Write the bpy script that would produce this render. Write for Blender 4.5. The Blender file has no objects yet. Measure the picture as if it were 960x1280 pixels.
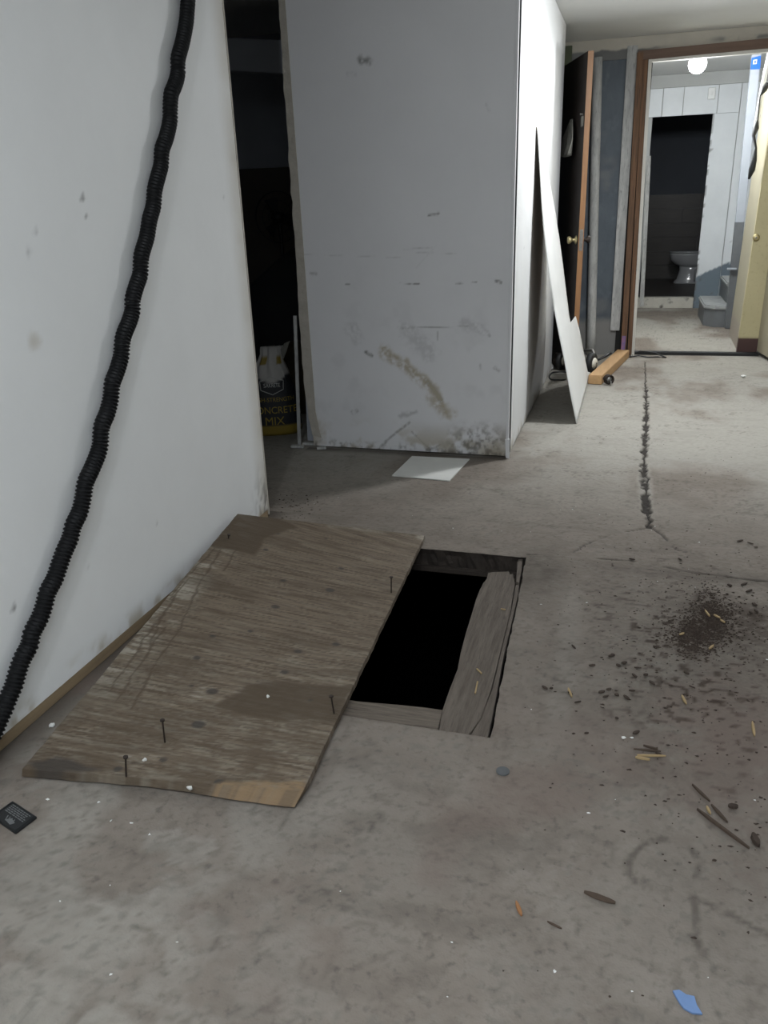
import bpy, bmesh, math, random
import numpy as np
from mathutils import Vector, Matrix
random.seed(7); rng = np.random.default_rng(7)
S = bpy.context.scene; COL = S.collection

# ------------------------------------------------------------------ camera, world, lights, exposure
F = 1003.6; H = 1.25                       # focal length in pixels of a 960x1280 frame, eye height
def nrm(v): return v / np.linalg.norm(v)
_up = -nrm(np.array([90, 2590, F])); _fw = np.array([320, -400, F]); _fw = nrm(_fw - _fw.dot(_up) * _up)
R = np.array([np.cross(_fw, _up), _fw, _up]); CAMP = np.array([0, 0, H])
cam = bpy.data.objects.new('camera', bpy.data.cameras.new('camera')); COL.objects.link(cam)
cam.data.sensor_fit = 'VERTICAL'; cam.data.sensor_height = 24; cam.data.lens = F / 1280 * 24
cam.data.clip_start = .05
M = Matrix.Identity(4)
for i in range(3):
    M[i][0] = R[i, 0]; M[i][1] = -R[i, 1]; M[i][2] = -R[i, 2]; M[i][3] = CAMP[i]
cam.matrix_world = M; S.camera = cam
# surveying helpers: where a sight line of the photograph meets a known plane of the room
def _ray(x, y): return R @ nrm(np.array([x - 480, y - 640, F]))
def fl(x, y, z=0): r = _ray(x, y); return CAMP + r * ((z - H) / r[2])
def px(x, y, X): r = _ray(x, y); return CAMP + r * (X / r[0])
def py(x, y, Y): r = _ray(x, y); return CAMP + r * (Y / r[1])

W = bpy.data.worlds.new('world'); S.world = W; W.use_nodes = True
W.node_tree.nodes['Background'].inputs[0].default_value = (.55, .6, .7, 1)
W.node_tree.nodes['Background'].inputs[1].default_value = 0.02
S.view_settings.view_transform = 'Standard'; S.view_settings.look = 'None'
S.view_settings.gamma = 1; S.view_settings.exposure = 0
def light(name, kind, loc, power, color, rot=(0, 0, 0), **kw):
    d = bpy.data.lights.new(name, kind); d.energy = power; d.color = color
    for k, v in kw.items(): setattr(d, k, v)
    o = bpy.data.objects.new(name, d); o.location = loc; o.rotation_euler = rot; COL.objects.link(o); return o
L_HALL = light('hall_lamp_light', 'AREA', (.24, 4.75, 2.25), 29, (.94, .97, 1), shape='DISK', size=.11, spread=math.radians(170))
L_CEIL_FILL = light('ceiling_fill_light', 'POINT', (.24, 4.75, 2.15), 18, (.94, .97, 1), shadow_soft_size=.05)  # added fill below the ceiling lamp, brightens the ceiling
L_REAR_FILL = light('rear_fill_light', 'AREA', (.20, -.50, 2.24), 30, (.84, .92, 1), shape='RECTANGLE', size=.25, size_y=1.3)  # added unseen soft fill for the left wall and near floor
L_REAR = light('rear_bulb_light', 'POINT', (-.42, -.40, 2.06), 56, (.88, .94, 1), shadow_soft_size=.025)
_b = py(872, 80, 7.5)
L_BULB = light('globe_bulb_light', 'POINT', (_b[0], _b[1], _b[2] - .02), 68, (.95, .98, 1), shadow_soft_size=.075)

# ------------------------------------------------------------------ noise and attribute helpers
_T = rng.random((256, 256))
def vn(x, y, s, seed=0):
    x = np.asarray(x) * s + seed * 17.3; y = np.asarray(y) * s + seed * 9.1
    xi = np.floor(x).astype(int); yi = np.floor(y).astype(int); fx = x - xi; fy = y - yi
    fx = fx * fx * (3 - 2 * fx); fy = fy * fy * (3 - 2 * fy)
    g = lambda a, b: _T[a % 256, b % 256]
    return (g(xi, yi) * (1 - fx) + g(xi + 1, yi) * fx) * (1 - fy) + (g(xi, yi + 1) * (1 - fx) + g(xi + 1, yi + 1) * fx) * fy
def fbm(x, y, s, seed=0, oct=4):
    r = 0; a = .5; t = 0
    for i in range(oct): r = r + a * vn(x, y, s * 2 ** i, seed + i); t += a; a *= .5
    return r / t
def sst(e0, e1, v):
    t = np.clip((v - e0) / (e1 - e0), 0, 1); return t * t * (3 - 2 * t)
def segd(x, y, pts):
    d = np.full(np.shape(x), 9.)
    for (ax, ay), (bx, by) in zip(pts[:-1], pts[1:]):
        vx, vy = bx - ax, by - ay; L = vx * vx + vy * vy + 1e-12
        t = np.clip(((x - ax) * vx + (y - ay) * vy) / L, 0, 1)
        d = np.minimum(d, np.hypot(x - ax - t * vx, y - ay - t * vy))
    return d
def inpoly(x, y, pts):
    c = np.zeros(np.shape(x), bool)
    for (ax, ay), (bx, by) in zip(pts, pts[1:] + pts[:1]):
        k = ((ay > y) != (by > y)); c ^= k & (x < (bx - ax) * (y - ay) / ((by - ay) + 1e-12) + ax)
    return c
def polymask(x, y, pts, soft=.02):
    d = segd(x, y, pts + pts[:1]); s = np.where(inpoly(x, y, pts), d, -d)
    return sst(-soft, soft, s)

# ------------------------------------------------------------------ materials
def srgb(r, g, b):
    f = lambda c: (c / 255 / 12.92) if c <= 10 else ((c / 255 + .055) / 1.055) ** 2.4
    return (f(r), f(g), f(b), 1)
def mat(name, base, base2=None, scale=8, stretch=(1, 1, 1), rough=.7, bump=0, bscale=60, metal=0, attrs=(), emit=None, spec=.5, fine=None, contrast=.25, alpha=None):
    """procedural surface: two colours mixed by noise, fine speckle, dirt/paint masks held on the mesh"""
    m = bpy.data.materials.new(name); m.use_nodes = True; nt = m.node_tree; N = nt.nodes; Lk = nt.links.new
    b = N['Principled BSDF']; b.inputs['Roughness'].default_value = rough; b.inputs['Metallic'].default_value = metal
    b.inputs['Specular IOR Level'].default_value = spec
    tc = N.new('ShaderNodeTexCoord'); mp = N.new('ShaderNodeMapping'); mp.inputs['Scale'].default_value = stretch
    Lk(tc.outputs['Object'], mp.inputs[0])
    no = N.new('ShaderNodeTexNoise'); no.inputs['Scale'].default_value = scale; no.inputs['Detail'].default_value = 9; no.inputs['Roughness'].default_value = .62
    Lk(mp.outputs[0], no.inputs[0])
    mr = N.new('ShaderNodeMapRange'); mr.inputs[1].default_value = .5 - contrast; mr.inputs[2].default_value = .5 + contrast
    Lk(no.outputs[0], mr.inputs[0])
    def mix(f, a, c):
        x = N.new('ShaderNodeMix'); x.data_type = 'RGBA'
        if hasattr(f, 'node'): Lk(f, x.inputs[0])
        else: x.inputs[0].default_value = f
        for i, v in ((6, a), (7, c)):
            if hasattr(v, 'node'): Lk(v, x.inputs[i])
            else: x.inputs[i].default_value = v
        return x.outputs[2]
    col = mix(mr.outputs[0], base, base2 or tuple(c * .85 for c in base[:3]) + (1,))
    if fine:                                                     # (colour, scale, amount)
        n2 = N.new('ShaderNodeTexNoise'); n2.inputs['Scale'].default_value = fine[1]; n2.inputs['Detail'].default_value = 4
        Lk(mp.outputs[0], n2.inputs[0]); r2 = N.new('ShaderNodeMapRange'); r2.inputs[1].default_value = .56; r2.inputs[2].default_value = .72; r2.inputs[4].default_value = fine[2]
        Lk(n2.outputs[0], r2.inputs[0]); col = mix(r2.outputs[0], col, fine[0])
    for an, ac in attrs:
        a = N.new('ShaderNodeAttribute'); a.attribute_name = an; col = mix(a.outputs['Fac'], col, ac)
    Lk(col, b.inputs['Base Color'])
    if bump:
        n3 = N.new('ShaderNodeTexNoise'); n3.inputs['Scale'].default_value = bscale; n3.inputs['Detail'].default_value = 6
        Lk(mp.outputs[0], n3.inputs[0]); bp = N.new('ShaderNodeBump'); bp.inputs['Strength'].default_value = bump; bp.inputs['Distance'].default_value = .01
        Lk(n3.outputs[0], bp.inputs['Height']); Lk(bp.outputs[0], b.inputs['Normal'])
    if emit: b.inputs['Emission Color'].default_value = emit[0]; b.inputs['Emission Strength'].default_value = emit[1]
    return m
MT = {}
MT['concrete'] = mat('concrete', (.178, .151, .127, 1), (.230, .200, .170, 1), 5.5, rough=.85, spec=.2, bump=.45, bscale=55, contrast=.2, fine=((.095, .084, .072, 1), 48, .6),
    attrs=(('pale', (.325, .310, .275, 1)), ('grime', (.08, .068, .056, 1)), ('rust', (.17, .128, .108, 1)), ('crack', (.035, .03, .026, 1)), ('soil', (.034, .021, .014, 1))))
MT['concrete_side'] = mat('concrete_side', (.055, .042, .033, 1), (.02, .015, .012, 1), 9, rough=.9, bump=.6, bscale=40)
MT['pit'] = mat('pit_shade_black', (.006, .006, .006, 1), (.003, .003, .003, 1), 5, rough=1, spec=0)  # near black: the unlit depth is put into the colour
WALLATT = (('mark', (.22, .215, .21, 1)), ('stain', (.42, .37, .28, 1)), ('dark', (.08, .07, .06, 1)))
MT['white_wall'] = mat('white_painted_drywall', (.80, .805, .80, 1), (.75, .755, .75, 1), 3, rough=.55, bump=.06, bscale=30, attrs=WALLATT)
MT['cool_wall'] = mat('cool_white_drywall', (.73, .73, .74, 1), (.685, .685, .695, 1), 3, rough=.6, bump=.06, bscale=30, attrs=WALLATT)
MT['ceiling'] = mat('ceiling_paint', (.72, .72, .70, 1), (.67, .67, .65, 1), 3, rough=.8, bump=.08, bscale=40)
MT['beige'] = mat('beige_plaster', (.52, .48, .40, 1), (.44, .41, .35, 1), 6, rough=.85, bump=.3, bscale=50, attrs=(('dark', (.16, .16, .155, 1)),))
MT['drywall_edge'] = mat('torn_drywall_edge', (.48, .445, .39, 1), (.36, .33, .28, 1), 18, rough=.9, bump=.4, bscale=60)
MT['plywood'] = mat('weathered_plywood', (.185, .143, .100, 1), (.112, .083, .056, 1), 9, stretch=(.8, 9, 4), rough=.8, bump=.35, bscale=30, contrast=.2,
    fine=((.06, .04, .027, 1), 22, .7), attrs=(('pale', (.33, .30, .245, 1)), ('wet', (.060, .040, .021, 1)), ('knot', (.04, .034, .03, 1)), ('fresh', (.235, .155, .083, 1))))
MT['old_plank'] = mat('grey_weathered_plank', (.155, .128, .104, 1), (.075, .06, .047, 1), 9, stretch=(9, .7, 4), rough=.9, bump=.4, bscale=30, contrast=.2, fine=((.045, .035, .028, 1), 26, .6))
MT['old_plank_cross'] = mat('grey_weathered_crossplank', (.175, .145, .115, 1), (.085, .067, .052, 1), 9, stretch=(.7, 9, 9), rough=.9, bump=.4, bscale=30, contrast=.2, fine=((.045, .035, .028, 1), 26, .6))
MT['sole'] = mat('sole_plate_timber', (.30, .22, .13, 1), (.20, .145, .085, 1), 7, stretch=(9, .6, 9), rough=.8, bump=.2)
MT['stud'] = mat('stud_timber', (.20, .105, .055, 1), (.085, .05, .03, 1), 6, stretch=(9, 9, .6), rough=.8, bump=.2, fine=((.04, .025, .02, 1), 14, .7))
MT['header'] = mat('header_timber', (.17, .11, .08, 1), (.10, .066, .05, 1), 6, stretch=(.6, 9, 9), rough=.8, bump=.2)
MT['timber'] = mat('new_timber', (.50, .31, .15, 1), (.40, .24, .11, 1), 6, stretch=(9, .6, 9), rough=.65, bump=.1)
MT['greywhite'] = mat('grey_white_worn_paint', (.55, .55, .53, 1), (.30, .30, .29, 1), 8, stretch=(4, 4, .8), rough=.7, bump=.2, fine=((.12, .12, .12, 1), 30, .5))
MT['offwhite'] = mat('offwhite_paint', (.68, .66, .60, 1), (.56, .54, .49, 1), 6, rough=.6)
MT['blue_wall'] = mat('blue_grey_painted_wall', (.105, .128, .15, 1), (.06, .073, .088, 1), 5, stretch=(1, 1, .6), rough=.6, bump=.15, fine=((.22, .25, .28, 1), 12, .25), attrs=(('grey', (.21, .205, .195, 1)),))
MT['black_door'] = mat('black_brown_door', (.022, .015, .012, 1), (.012, .009, .008, 1), 5, rough=.5)
MT['orange_wood'] = mat('varnished_door_edge', (.33, .165, .068, 1), (.20, .10, .045, 1), 6, stretch=(9, 9, .5), rough=.5)
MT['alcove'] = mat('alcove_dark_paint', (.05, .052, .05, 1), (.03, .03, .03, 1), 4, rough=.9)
MT['olive'] = mat('olive_painted_board', (.10, .115, .065, 1), (.07, .08, .05, 1), 4, rough=.8)
MT['hose'] = mat('black_rubber_hose', (.0035, .0038, .0045, 1), (.006, .0063, .007, 1), 20, rough=.5, spec=.2)
MT['steel_dark'] = mat('rusty_nail_steel', (.05, .035, .028, 1), (.03, .022, .018, 1), 40, rough=.6, metal=.4)
MT['hardboard'] = mat('white_hardboard', (.78, .78, .76, 1), (.72, .72, .70, 1), 4, rough=.5, bump=.05)
MT['hardboard_back'] = mat('hardboard_raw_edge', (.20, .15, .10, 1), (.15, .11, .075, 1), 20, rough=.9)
MT['paper'] = mat('grey_white_tile', (.70, .70, .66, 1), (.60, .60, .57, 1), 6, rough=.6)
MT['tyre'] = mat('black_tyre', (.012, .012, .012, 1), (.02, .02, .02, 1), 30, rough=.6)
MT['hub'] = mat('cream_hub', (.72, .68, .58, 1), (.6, .56, .47, 1), 15, rough=.5)
MT['metal'] = mat('dull_metal', (.32, .31, .29, 1), (.18, .17, .16, 1), 30, rough=.45, metal=.8)
MT['galv'] = mat('galvanised_post', (.36, .385, .42, 1), (.30, .325, .36, 1), 6, rough=.6)
MT['brass'] = mat('brass_knob', (.55, .47, .26, 1), (.42, .35, .18, 1), 20, rough=.35, metal=.7)
MT['cream'] = mat('cream_gloss_paint', (.53, .475, .285, 1), (.46, .41, .24, 1), 4, rough=.5, bump=.06, fine=((.25, .19, .1, 1), 40, .25), attrs=(('brown', (.062, .03, .026, 1)),))
MT['cream_pale'] = mat('pale_cream_paint', (.37, .335, .24, 1), (.32, .29, .21, 1), 4, rough=.5, attrs=(('brown', (.30, .26, .21, 1)),))
MT['panel_white'] = mat('white_board_panel', (.74, .77, .79, 1), (.66, .69, .71, 1), 4, rough=.5, attrs=(('blue', (.145, .185, .22, 1)), ('dark', (.09, .085, .08, 1))))
MT['grey_drywall'] = mat('grey_drywall', (.50, .51, .50, 1), (.44, .45, .44, 1), 3, rough=.8)
MT['sill'] = mat('chipped_white_sill', (.55, .53, .47, 1), (.42, .40, .35, 1), 8, rough=.8, fine=((.06, .055, .05, 1), 11, .9))
MT['step'] = mat('grey_painted_step', (.14, .15, .155, 1), (.10, .105, .11, 1), 8, rough=.5, bump=.2)
MT['step_top'] = mat('worn_grey_tread', (.38, .39, .385, 1), (.20, .21, .21, 1), 10, rough=.5, bump=.15)
MT['bath_tile'] = mat('dark_wood_tile', (.040, .034, .030, 1), (.024, .021, .019, 1), 5, stretch=(1, 6, 6), rough=.45)
MT['bath_wall'] = mat('bathroom_dark_paint', (.085, .095, .115, 1), (.075, .085, .10, 1), 3, rough=.8)
MT['porcelain'] = mat('porcelain', (.36, .37, .38, 1), (.33, .34, .35, 1), 3, rough=.12)
MT['black'] = mat('black_plastic', (.010, .011, .012, 1), (.016, .017, .018, 1), 20, rough=.5)
MT['black_print'] = mat('grey_print', (.16, .165, .165, 1), (.12, .125, .125, 1), 40, rough=.6)
MT['bag'] = mat('printed_bag_paper', (.022, .024, .028, 1), (.016, .018, .021, 1), 10, rough=.6, bump=.25, bscale=18, attrs=(('white', (.55, .53, .50, 1)), ('yellow', (.27, .19, .025, 1))))
MT['yellow'] = mat('yellow_print', (.36, .26, .04, 1), (.32, .23, .03, 1), 20, rough=.6)
MT['white_print'] = mat('white_print', (.6, .6, .58, 1), (.5, .5, .48, 1), 20, rough=.6)
MT['yellow_bag'] = mat('yellow_bag_paper', (.05, .036, .01, 1), (.02, .016, .01, 1), 12, rough=.7)
MT['tarp'] = mat('black_tarpaulin', (.012, .012, .013, 1), (.02, .02, .022, 1), 6, rough=.6, bump=.5, bscale=12)
MT['brown_board'] = mat('dark_brown_board', (.10, .085, .07, 1), (.075, .065, .055, 1), 5, rough=.8)
MT['store_wall'] = mat('store_blue_grey_paint', (.42, .44, .48, 1), (.38, .40, .44, 1), 3, rough=.8)
MT['cloth'] = mat('grey_cloth', (.33, .32, .27, 1), (.18, .18, .17, 1), 14, rough=.9, bump=.3)
MT['blue_label'] = mat('blue_label', (.012, .14, .70, 1), (.01, .11, .60, 1), 10, rough=.5)
MT['blue_chip'] = mat('blue_paint_chip', (.17, .28, .50, 1), (.13, .22, .42, 1), 20, rough=.6)
MT['bark'] = mat('dark_bark', (.035, .023, .017, 1), (.055, .038, .027, 1), 40, rough=.95)
MT['stick'] = mat('brown_stick', (.075, .05, .034, 1), (.045, .03, .02, 1), 30, stretch=(1, 1, 1), rough=.9)
MT['splinter'] = mat('pale_wood_splinter', (.40, .29, .15, 1), (.30, .21, .1, 1), 30, rough=.85)
MT['orange_chip'] = mat('orange_wood_splinter', (.36, .17, .075, 1), (.28, .13, .05, 1), 30, rough=.8)
MT['grey_disc'] = mat('dark_grey_disc', (.10, .105, .108, 1), (.075, .08, .083, 1), 30, rough=.7)
MT['plaster_bit'] = mat('white_plaster_bit', (.78, .78, .75, 1), (.66, .66, .63, 1), 30, rough=.9)
MT['lamp_glow'] = mat('lamp_glass', (.9, .9, .9, 1), emit=((1, .98, .95, 1), 22))
MT['fill_glow'] = mat('fill_glass', (.9, .9, .9, 1), emit=((.92, .97, 1, 1), 6))
MT['white_plastic'] = mat('white_plastic', (.78, .79, .78, 1), (.74, .75, .74, 1), 8, rough=.4)
MT['purple_paint'] = mat('purple_blue_paint', (.10, .11, .30, 1), (.35, .16, .25, 1), 20, rough=.7)
MT['void'] = mat('gap_shade_black', (.012, .012, .012, 1), (.02, .018, .016, 1), 8, rough=.95)

# ------------------------------------------------------------------ object helpers
def link(name, me, m, parent=None):
    o = bpy.data.objects.new(name, me); COL.objects.link(o)
    if m is not None:
        for k in (m if isinstance(m, (list, tuple)) else [m]): me.materials.append(MT[k])
    if parent: o.parent = parent; o.matrix_parent_inverse = parent.matrix_world.inverted() if False else Matrix.Identity(4)
    return o
def obj(name, bm, m, parent=None, smooth=False):
    bmesh.ops.recalc_face_normals(bm, faces=bm.faces)
    me = bpy.data.meshes.new(name); bm.to_mesh(me); bm.free()
    if smooth: me.polygons.foreach_set('use_smooth', [True] * len(me.polygons))
    o = link(name, me, m, parent)
    if parent and parent.get('_w') is not None:                    # parts are modelled in room coordinates
        me.transform(Matrix.Translation(-Vector(parent['_w']))); o['_w'] = list(parent['_w'])
    return o
def thing(name, label, cat, loc, group=None):
    o = bpy.data.objects.new(name, None); COL.objects.link(o); o.location = Vector([float(v) for v in loc]); o.empty_display_size = .05
    o['_w'] = [float(v) for v in loc]; return tag(o, label, cat, group)
def tag(o, label, cat, group=None):
    o['label'] = label; o['category'] = cat
    if group: o['group'] = group
    return o
def struct(o, label=None, cat=None):
    o['kind'] = 'structure'
    if label: o['label'] = label
    if cat: o['category'] = cat
    return o
def box(bm, a, b, bev=0):
    a = [float(v) for v in a]; b = [float(v) for v in b]
    r = bmesh.ops.create_cube(bm, size=1); v = r['verts']
    for q in v: q.co = Vector(((a[i] + b[i]) / 2 + q.co[i] * (b[i] - a[i]) for i in range(3)))
    if bev:
        bmesh.ops.bevel(bm, geom=list({e for q in v for e in q.link_edges}), offset=bev, segments=2, affect='EDGES', profile=.6)
def beam(bm, p0, p1, w, d, up=(0, 0, 1), bev=0, jit=0):
    """square bar from p0 to p1; w across (in the plane normal to up x axis), d the other way"""
    p0 = Vector([float(v) for v in p0]); p1 = Vector([float(v) for v in p1]); ax = (p1 - p0).normalized(); u = Vector(up)
    s = ax.cross(u).normalized(); t = s.cross(ax).normalized(); vs = []
    for p in (p0, p1):
        for a, b in ((-1, -1), (1, -1), (1, 1), (-1, 1)):
            vs.append(bm.verts.new(p + s * a * w / 2 + t * b * d / 2 + Vector([random.uniform(-jit, jit) for _ in range(3)])))
    fs = [bm.faces.new([vs[i] for i in q]) for q in ((0, 1, 2, 3), (7, 6, 5, 4), (0, 4, 5, 1), (1, 5, 6, 2), (2, 6, 7, 3), (3, 7, 4, 0))]
    if bev: bmesh.ops.bevel(bm, geom=list({e for f in fs for e in f.edges}), offset=bev, segments=2, affect='EDGES')
def tube(bm, pts, rad, seg=10, caps=True):
    pts = [Vector([float(c) for c in p]) for p in pts]; n = len(pts); rs = rad if hasattr(rad, '__len__') else [rad] * n; rings = []
    prev = None
    for i, p in enumerate(pts):
        t = pts[min(i + 1, n - 1)] - pts[max(i - 1, 0)]
        t = (t if t.length > 1e-7 else pts[-1] - pts[0]).normalized()
        if prev is None: a = t.cross(Vector((0, 0, 1)) if abs(t.z) < .9 else Vector((1, 0, 0))).normalized()
        else: a = (prev - t * prev.dot(t)).normalized()
        prev = a; b = t.cross(a)
        rings.append([bm.verts.new(p + (a * math.cos(k * 2 * math.pi / seg) + b * math.sin(k * 2 * math.pi / seg)) * rs[i]) for k in range(seg)])
    for r0, r1 in zip(rings[:-1], rings[1:]):
        for k in range(seg): bm.faces.new((r0[k], r0[(k + 1) % seg], r1[(k + 1) % seg], r1[k]))
    if caps: bm.faces.new(rings[0][::-1]); bm.faces.new(rings[-1])
def loft(bm, secs, seg=28, cap0=True, cap1=True):
    """secs: list of (z, cx, cy, rx, ry, power)"""
    rings = []
    for z, cx, cy, rx, ry, pw in secs:
        ring = []
        for k in range(seg):
            a = 2 * math.pi * k / seg; c, s = math.cos(a), math.sin(a)
            ring.append(bm.verts.new((cx + rx * math.copysign(abs(c) ** (2 / pw), c), cy + ry * math.copysign(abs(s) ** (2 / pw), s), z)))
        rings.append(ring)
    for r0, r1 in zip(rings[:-1], rings[1:]):
        for k in range(seg): bm.faces.new((r0[k], r0[(k + 1) % seg], r1[(k + 1) % seg], r1[k]))
    if cap0: bm.faces.new(rings[0][::-1])
    if cap1: bm.faces.new(rings[-1])
def prism(bm, pts, off):
    """extrude a polygon (list of 3-vectors) by the vector off"""
    v0 = [bm.verts.new([float(c) for c in p]) for p in pts]; v1 = [bm.verts.new(Vector([float(c) for c in p]) + Vector(off)) for p in pts]
    bm.faces.new(v0); bm.faces.new(v1[::-1]); n = len(pts)
    for i in range(n): bm.faces.new((v0[i], v0[(i + 1) % n], v1[(i + 1) % n], v1[i]))
def setattrs(me, **at):
    for k, v in at.items():
        a = me.attributes.new(k, 'FLOAT', 'POINT'); a.data.foreach_set('value', np.ascontiguousarray(v, np.float32).ravel())
def gridmesh(name, P, keep=None, m=None, parent=None, **at):
    """P: (nu, nv, 3) array of points -> one mesh of quads"""
    nu, nv = P.shape[:2]; idx = np.arange(nu * nv).reshape(nu, nv)
    q = np.stack([idx[:-1, :-1], idx[1:, :-1], idx[1:, 1:], idx[:-1, 1:]], -1)
    q = q[keep] if keep is not None else q.reshape(-1, 4)
    me = bpy.data.meshes.new(name); nf = len(q)
    me.vertices.add(nu * nv); me.vertices.foreach_set('co', P.astype(np.float32).ravel())
    me.loops.add(nf * 4); me.loops.foreach_set('vertex_index', q.astype(np.int32).ravel())
    me.polygons.add(nf); me.polygons.foreach_set('loop_start', np.arange(0, nf * 4, 4, dtype=np.int32))
    me.polygons.foreach_set('use_smooth', np.ones(nf, bool)); me.update(calc_edges=True); me.validate()
    setattrs(me, **at)
    return link(name, me, m, parent)
def slab(name, P, N, th, m, parent=None, boff=None, **at):
    """closed sheet: grid P (nu,nv,3) as its front, thickness th along -N"""
    nu, nv = P.shape[:2]; B = P - np.asarray(N) * th; n = nu * nv
    if boff is not None: B = B + boff
    idx = np.arange(n).reshape(nu, nv)
    q = np.stack([idx[:-1, :-1], idx[1:, :-1], idx[1:, 1:], idx[:-1, 1:]], -1).reshape(-1, 4)
    rim = np.concatenate([idx[:, 0], idx[-1, 1:], idx[-2::-1, -1], idx[0, -2:0:-1]]); r2 = np.roll(rim, -1)
    s = np.stack([rim, rim + n, r2 + n, r2], -1)
    al = np.concatenate([q, q[:, ::-1] + n, s])
    me = bpy.data.meshes.new(name); me.from_pydata(np.concatenate([P.reshape(-1, 3), B.reshape(-1, 3)]).tolist(), [], al.tolist())
    bm = bmesh.new(); bm.from_mesh(me); bmesh.ops.recalc_face_normals(bm, faces=bm.faces); bm.to_mesh(me); bm.free()
    setattrs(me, **{k: np.concatenate([v.ravel(), v.ravel()]) for k, v in at.items()})
    o = link(name, me, m, parent)
    if parent and parent.get('_w') is not None: me.transform(Matrix.Translation(-Vector(parent['_w'])))
    return o
def w3(u0, u1, nu, v0, v1, nv, f):
    u, v = np.meshgrid(np.linspace(u0, u1, nu), np.linspace(v0, v1, nv), indexing='ij'); return u, v, np.stack(f(u, v), -1)
CEIL = 2.30; XL = -1.425; YB = 3.95; XB0, XB1 = -1.645, -.55; YE = 6.22; YF = 6.92

# ================================================================== THE SETTING
# ---- floor with hatch opening and real recessed cracks
HX0, HX1, HY0, HY1 = -.90, -.268, 1.652, 2.745
gx = np.unique(np.round(np.concatenate([np.arange(-3.4, -1.9, .1), np.arange(-1.9, .09, .009), np.arange(.09, .20, .0035), np.arange(.20, 1.3, .009), [HX0, HX1, 1.3, 1.7]]), 4))
gy = np.unique(np.round(np.concatenate([np.arange(-2.6, .75, .1), np.arange(.75, 2.66, .009), np.arange(2.66, 2.85, .005), np.arange(2.85, 7.2, .010), np.arange(7.2, 10.0, .05), [HY0, HY1, 9.97]]), 4))
X, Y = np.meshgrid(gx, gy, indexing='ij')
wx = X + .012 * (fbm(X, Y, 22, 1) - .5); wy = Y + .012 * (fbm(X, Y, 22, 5) - .5)
P2 = lambda L: [tuple(fl(*p)[:2]) for p in L]
main = P2([(806, 452), (807, 480), (808, 520), (806, 560), (804, 590), (811, 598), (805, 620), (807, 640), (812, 650), (813, 659)])
wide = P2([(808, 484), (808, 520), (806, 560), (804, 590), (806, 612), (808, 634), (812, 650), (813, 659)])
br1 = P2([(813, 659), (795, 663), (775, 665), (757, 672), (740, 681), (728, 690), (726, 697), (700, 695), (672, 694)])
br2 = P2([(727, 697), (790, 701), (830, 708), (870, 716), (915, 722), (975, 729)])
br3 = P2([(815, 660), (828, 668), (838, 680), (848, 687), (858, 690)])
br4 = P2([(812, 598), (850, 602), (900, 605), (975, 607)])
br5 = P2([(660, 655), (675, 654), (690, 660), (700, 664)])
zz = np.abs(((Y * 14 + 3 * fbm(X, Y, 4, 3)) % 1) - .5) * 2
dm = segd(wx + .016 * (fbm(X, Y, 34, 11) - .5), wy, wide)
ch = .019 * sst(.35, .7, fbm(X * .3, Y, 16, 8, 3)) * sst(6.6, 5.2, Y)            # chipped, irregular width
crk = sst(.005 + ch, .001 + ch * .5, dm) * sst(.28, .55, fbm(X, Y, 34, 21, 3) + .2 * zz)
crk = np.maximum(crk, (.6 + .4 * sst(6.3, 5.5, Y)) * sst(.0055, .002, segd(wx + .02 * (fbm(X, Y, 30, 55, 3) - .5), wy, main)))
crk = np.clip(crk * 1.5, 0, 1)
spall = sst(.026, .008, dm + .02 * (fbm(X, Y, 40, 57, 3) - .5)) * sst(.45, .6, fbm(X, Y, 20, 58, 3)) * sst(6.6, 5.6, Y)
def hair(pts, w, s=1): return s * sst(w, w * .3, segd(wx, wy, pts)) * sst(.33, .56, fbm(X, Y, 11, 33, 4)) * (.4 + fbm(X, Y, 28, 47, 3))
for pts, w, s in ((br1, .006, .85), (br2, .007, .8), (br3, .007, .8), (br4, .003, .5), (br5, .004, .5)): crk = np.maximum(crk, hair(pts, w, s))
Z = .0025 * (fbm(X, Y, 5, 2) - .5) + .0016 * (fbm(X, Y, 40, 4) - .5) - .010 * crk - .004 * spall
hd = segd(X, Y, [(HX0, HY0), (HX1, HY0), (HX1, HY1), (HX0, HY1), (HX0, HY0)])
n1 = fbm(X, Y, 3.2, 40); n2 = fbm(X, Y, 9, 44); n3 = fbm(X, Y, 28, 47, 3)
n4 = fbm(X, Y, 70, 49, 3)
streak = fbm(X * .5 + .3 * n2, Y * 1.4, 13, 51, 4)
near = sst(4.2, 2.6, Y)
grime = .12 * sst(.46, .72, n1 * .55 + streak * .45) * (.3 + 1.2 * n4) * near + (.12 + .10 * near) * sst(.56, .72, streak) * (.2 + 1.3 * n4) + .35 * sst(.60, .66, n4) * sst(.48, .6, n2)
grime = np.maximum(grime, .75 * sst(.17, .02, np.hypot((X - HX1 - .05) / 1, (Y - 2.62) / 2.2)) * (.4 + .9 * n3))
grime = np.maximum(grime, .55 * sst(.12, .0, np.abs(Y - 2.72 - .1 * (n2 - .5))) * sst(-.3, .1, X) * (.3 + n3))
grime = np.maximum(grime, .8 * sst(.10, .0, YB - Y) * (X > XB0) * (X < XB1) * (Y < YB))  # smooth darkening towards the foot of the closet front
grime = np.maximum(grime, .9 * sst(.11, .0, X - XL) * (Y < 3.0))  # smooth darkening towards the foot of the left wall
blob = lambda x, y, rx, ry, e=1.: sst(1, .1, np.hypot((X - x) / rx, (Y - y) / ry) + .9 * (n3 - .5) + .7 * (n2 - .5))
soil = np.maximum.reduce([1.0 * blob(*fl(890, 768)[:2], .11, .28), 1.0 * blob(*fl(876, 786)[:2], .10, .17), .95 * blob(*fl(862, 803)[:2], .10, .15), .6 * blob(*fl(925, 775)[:2], .17, .30), .8 * blob(*fl(945, 770)[:2], .05, .08)])
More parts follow.
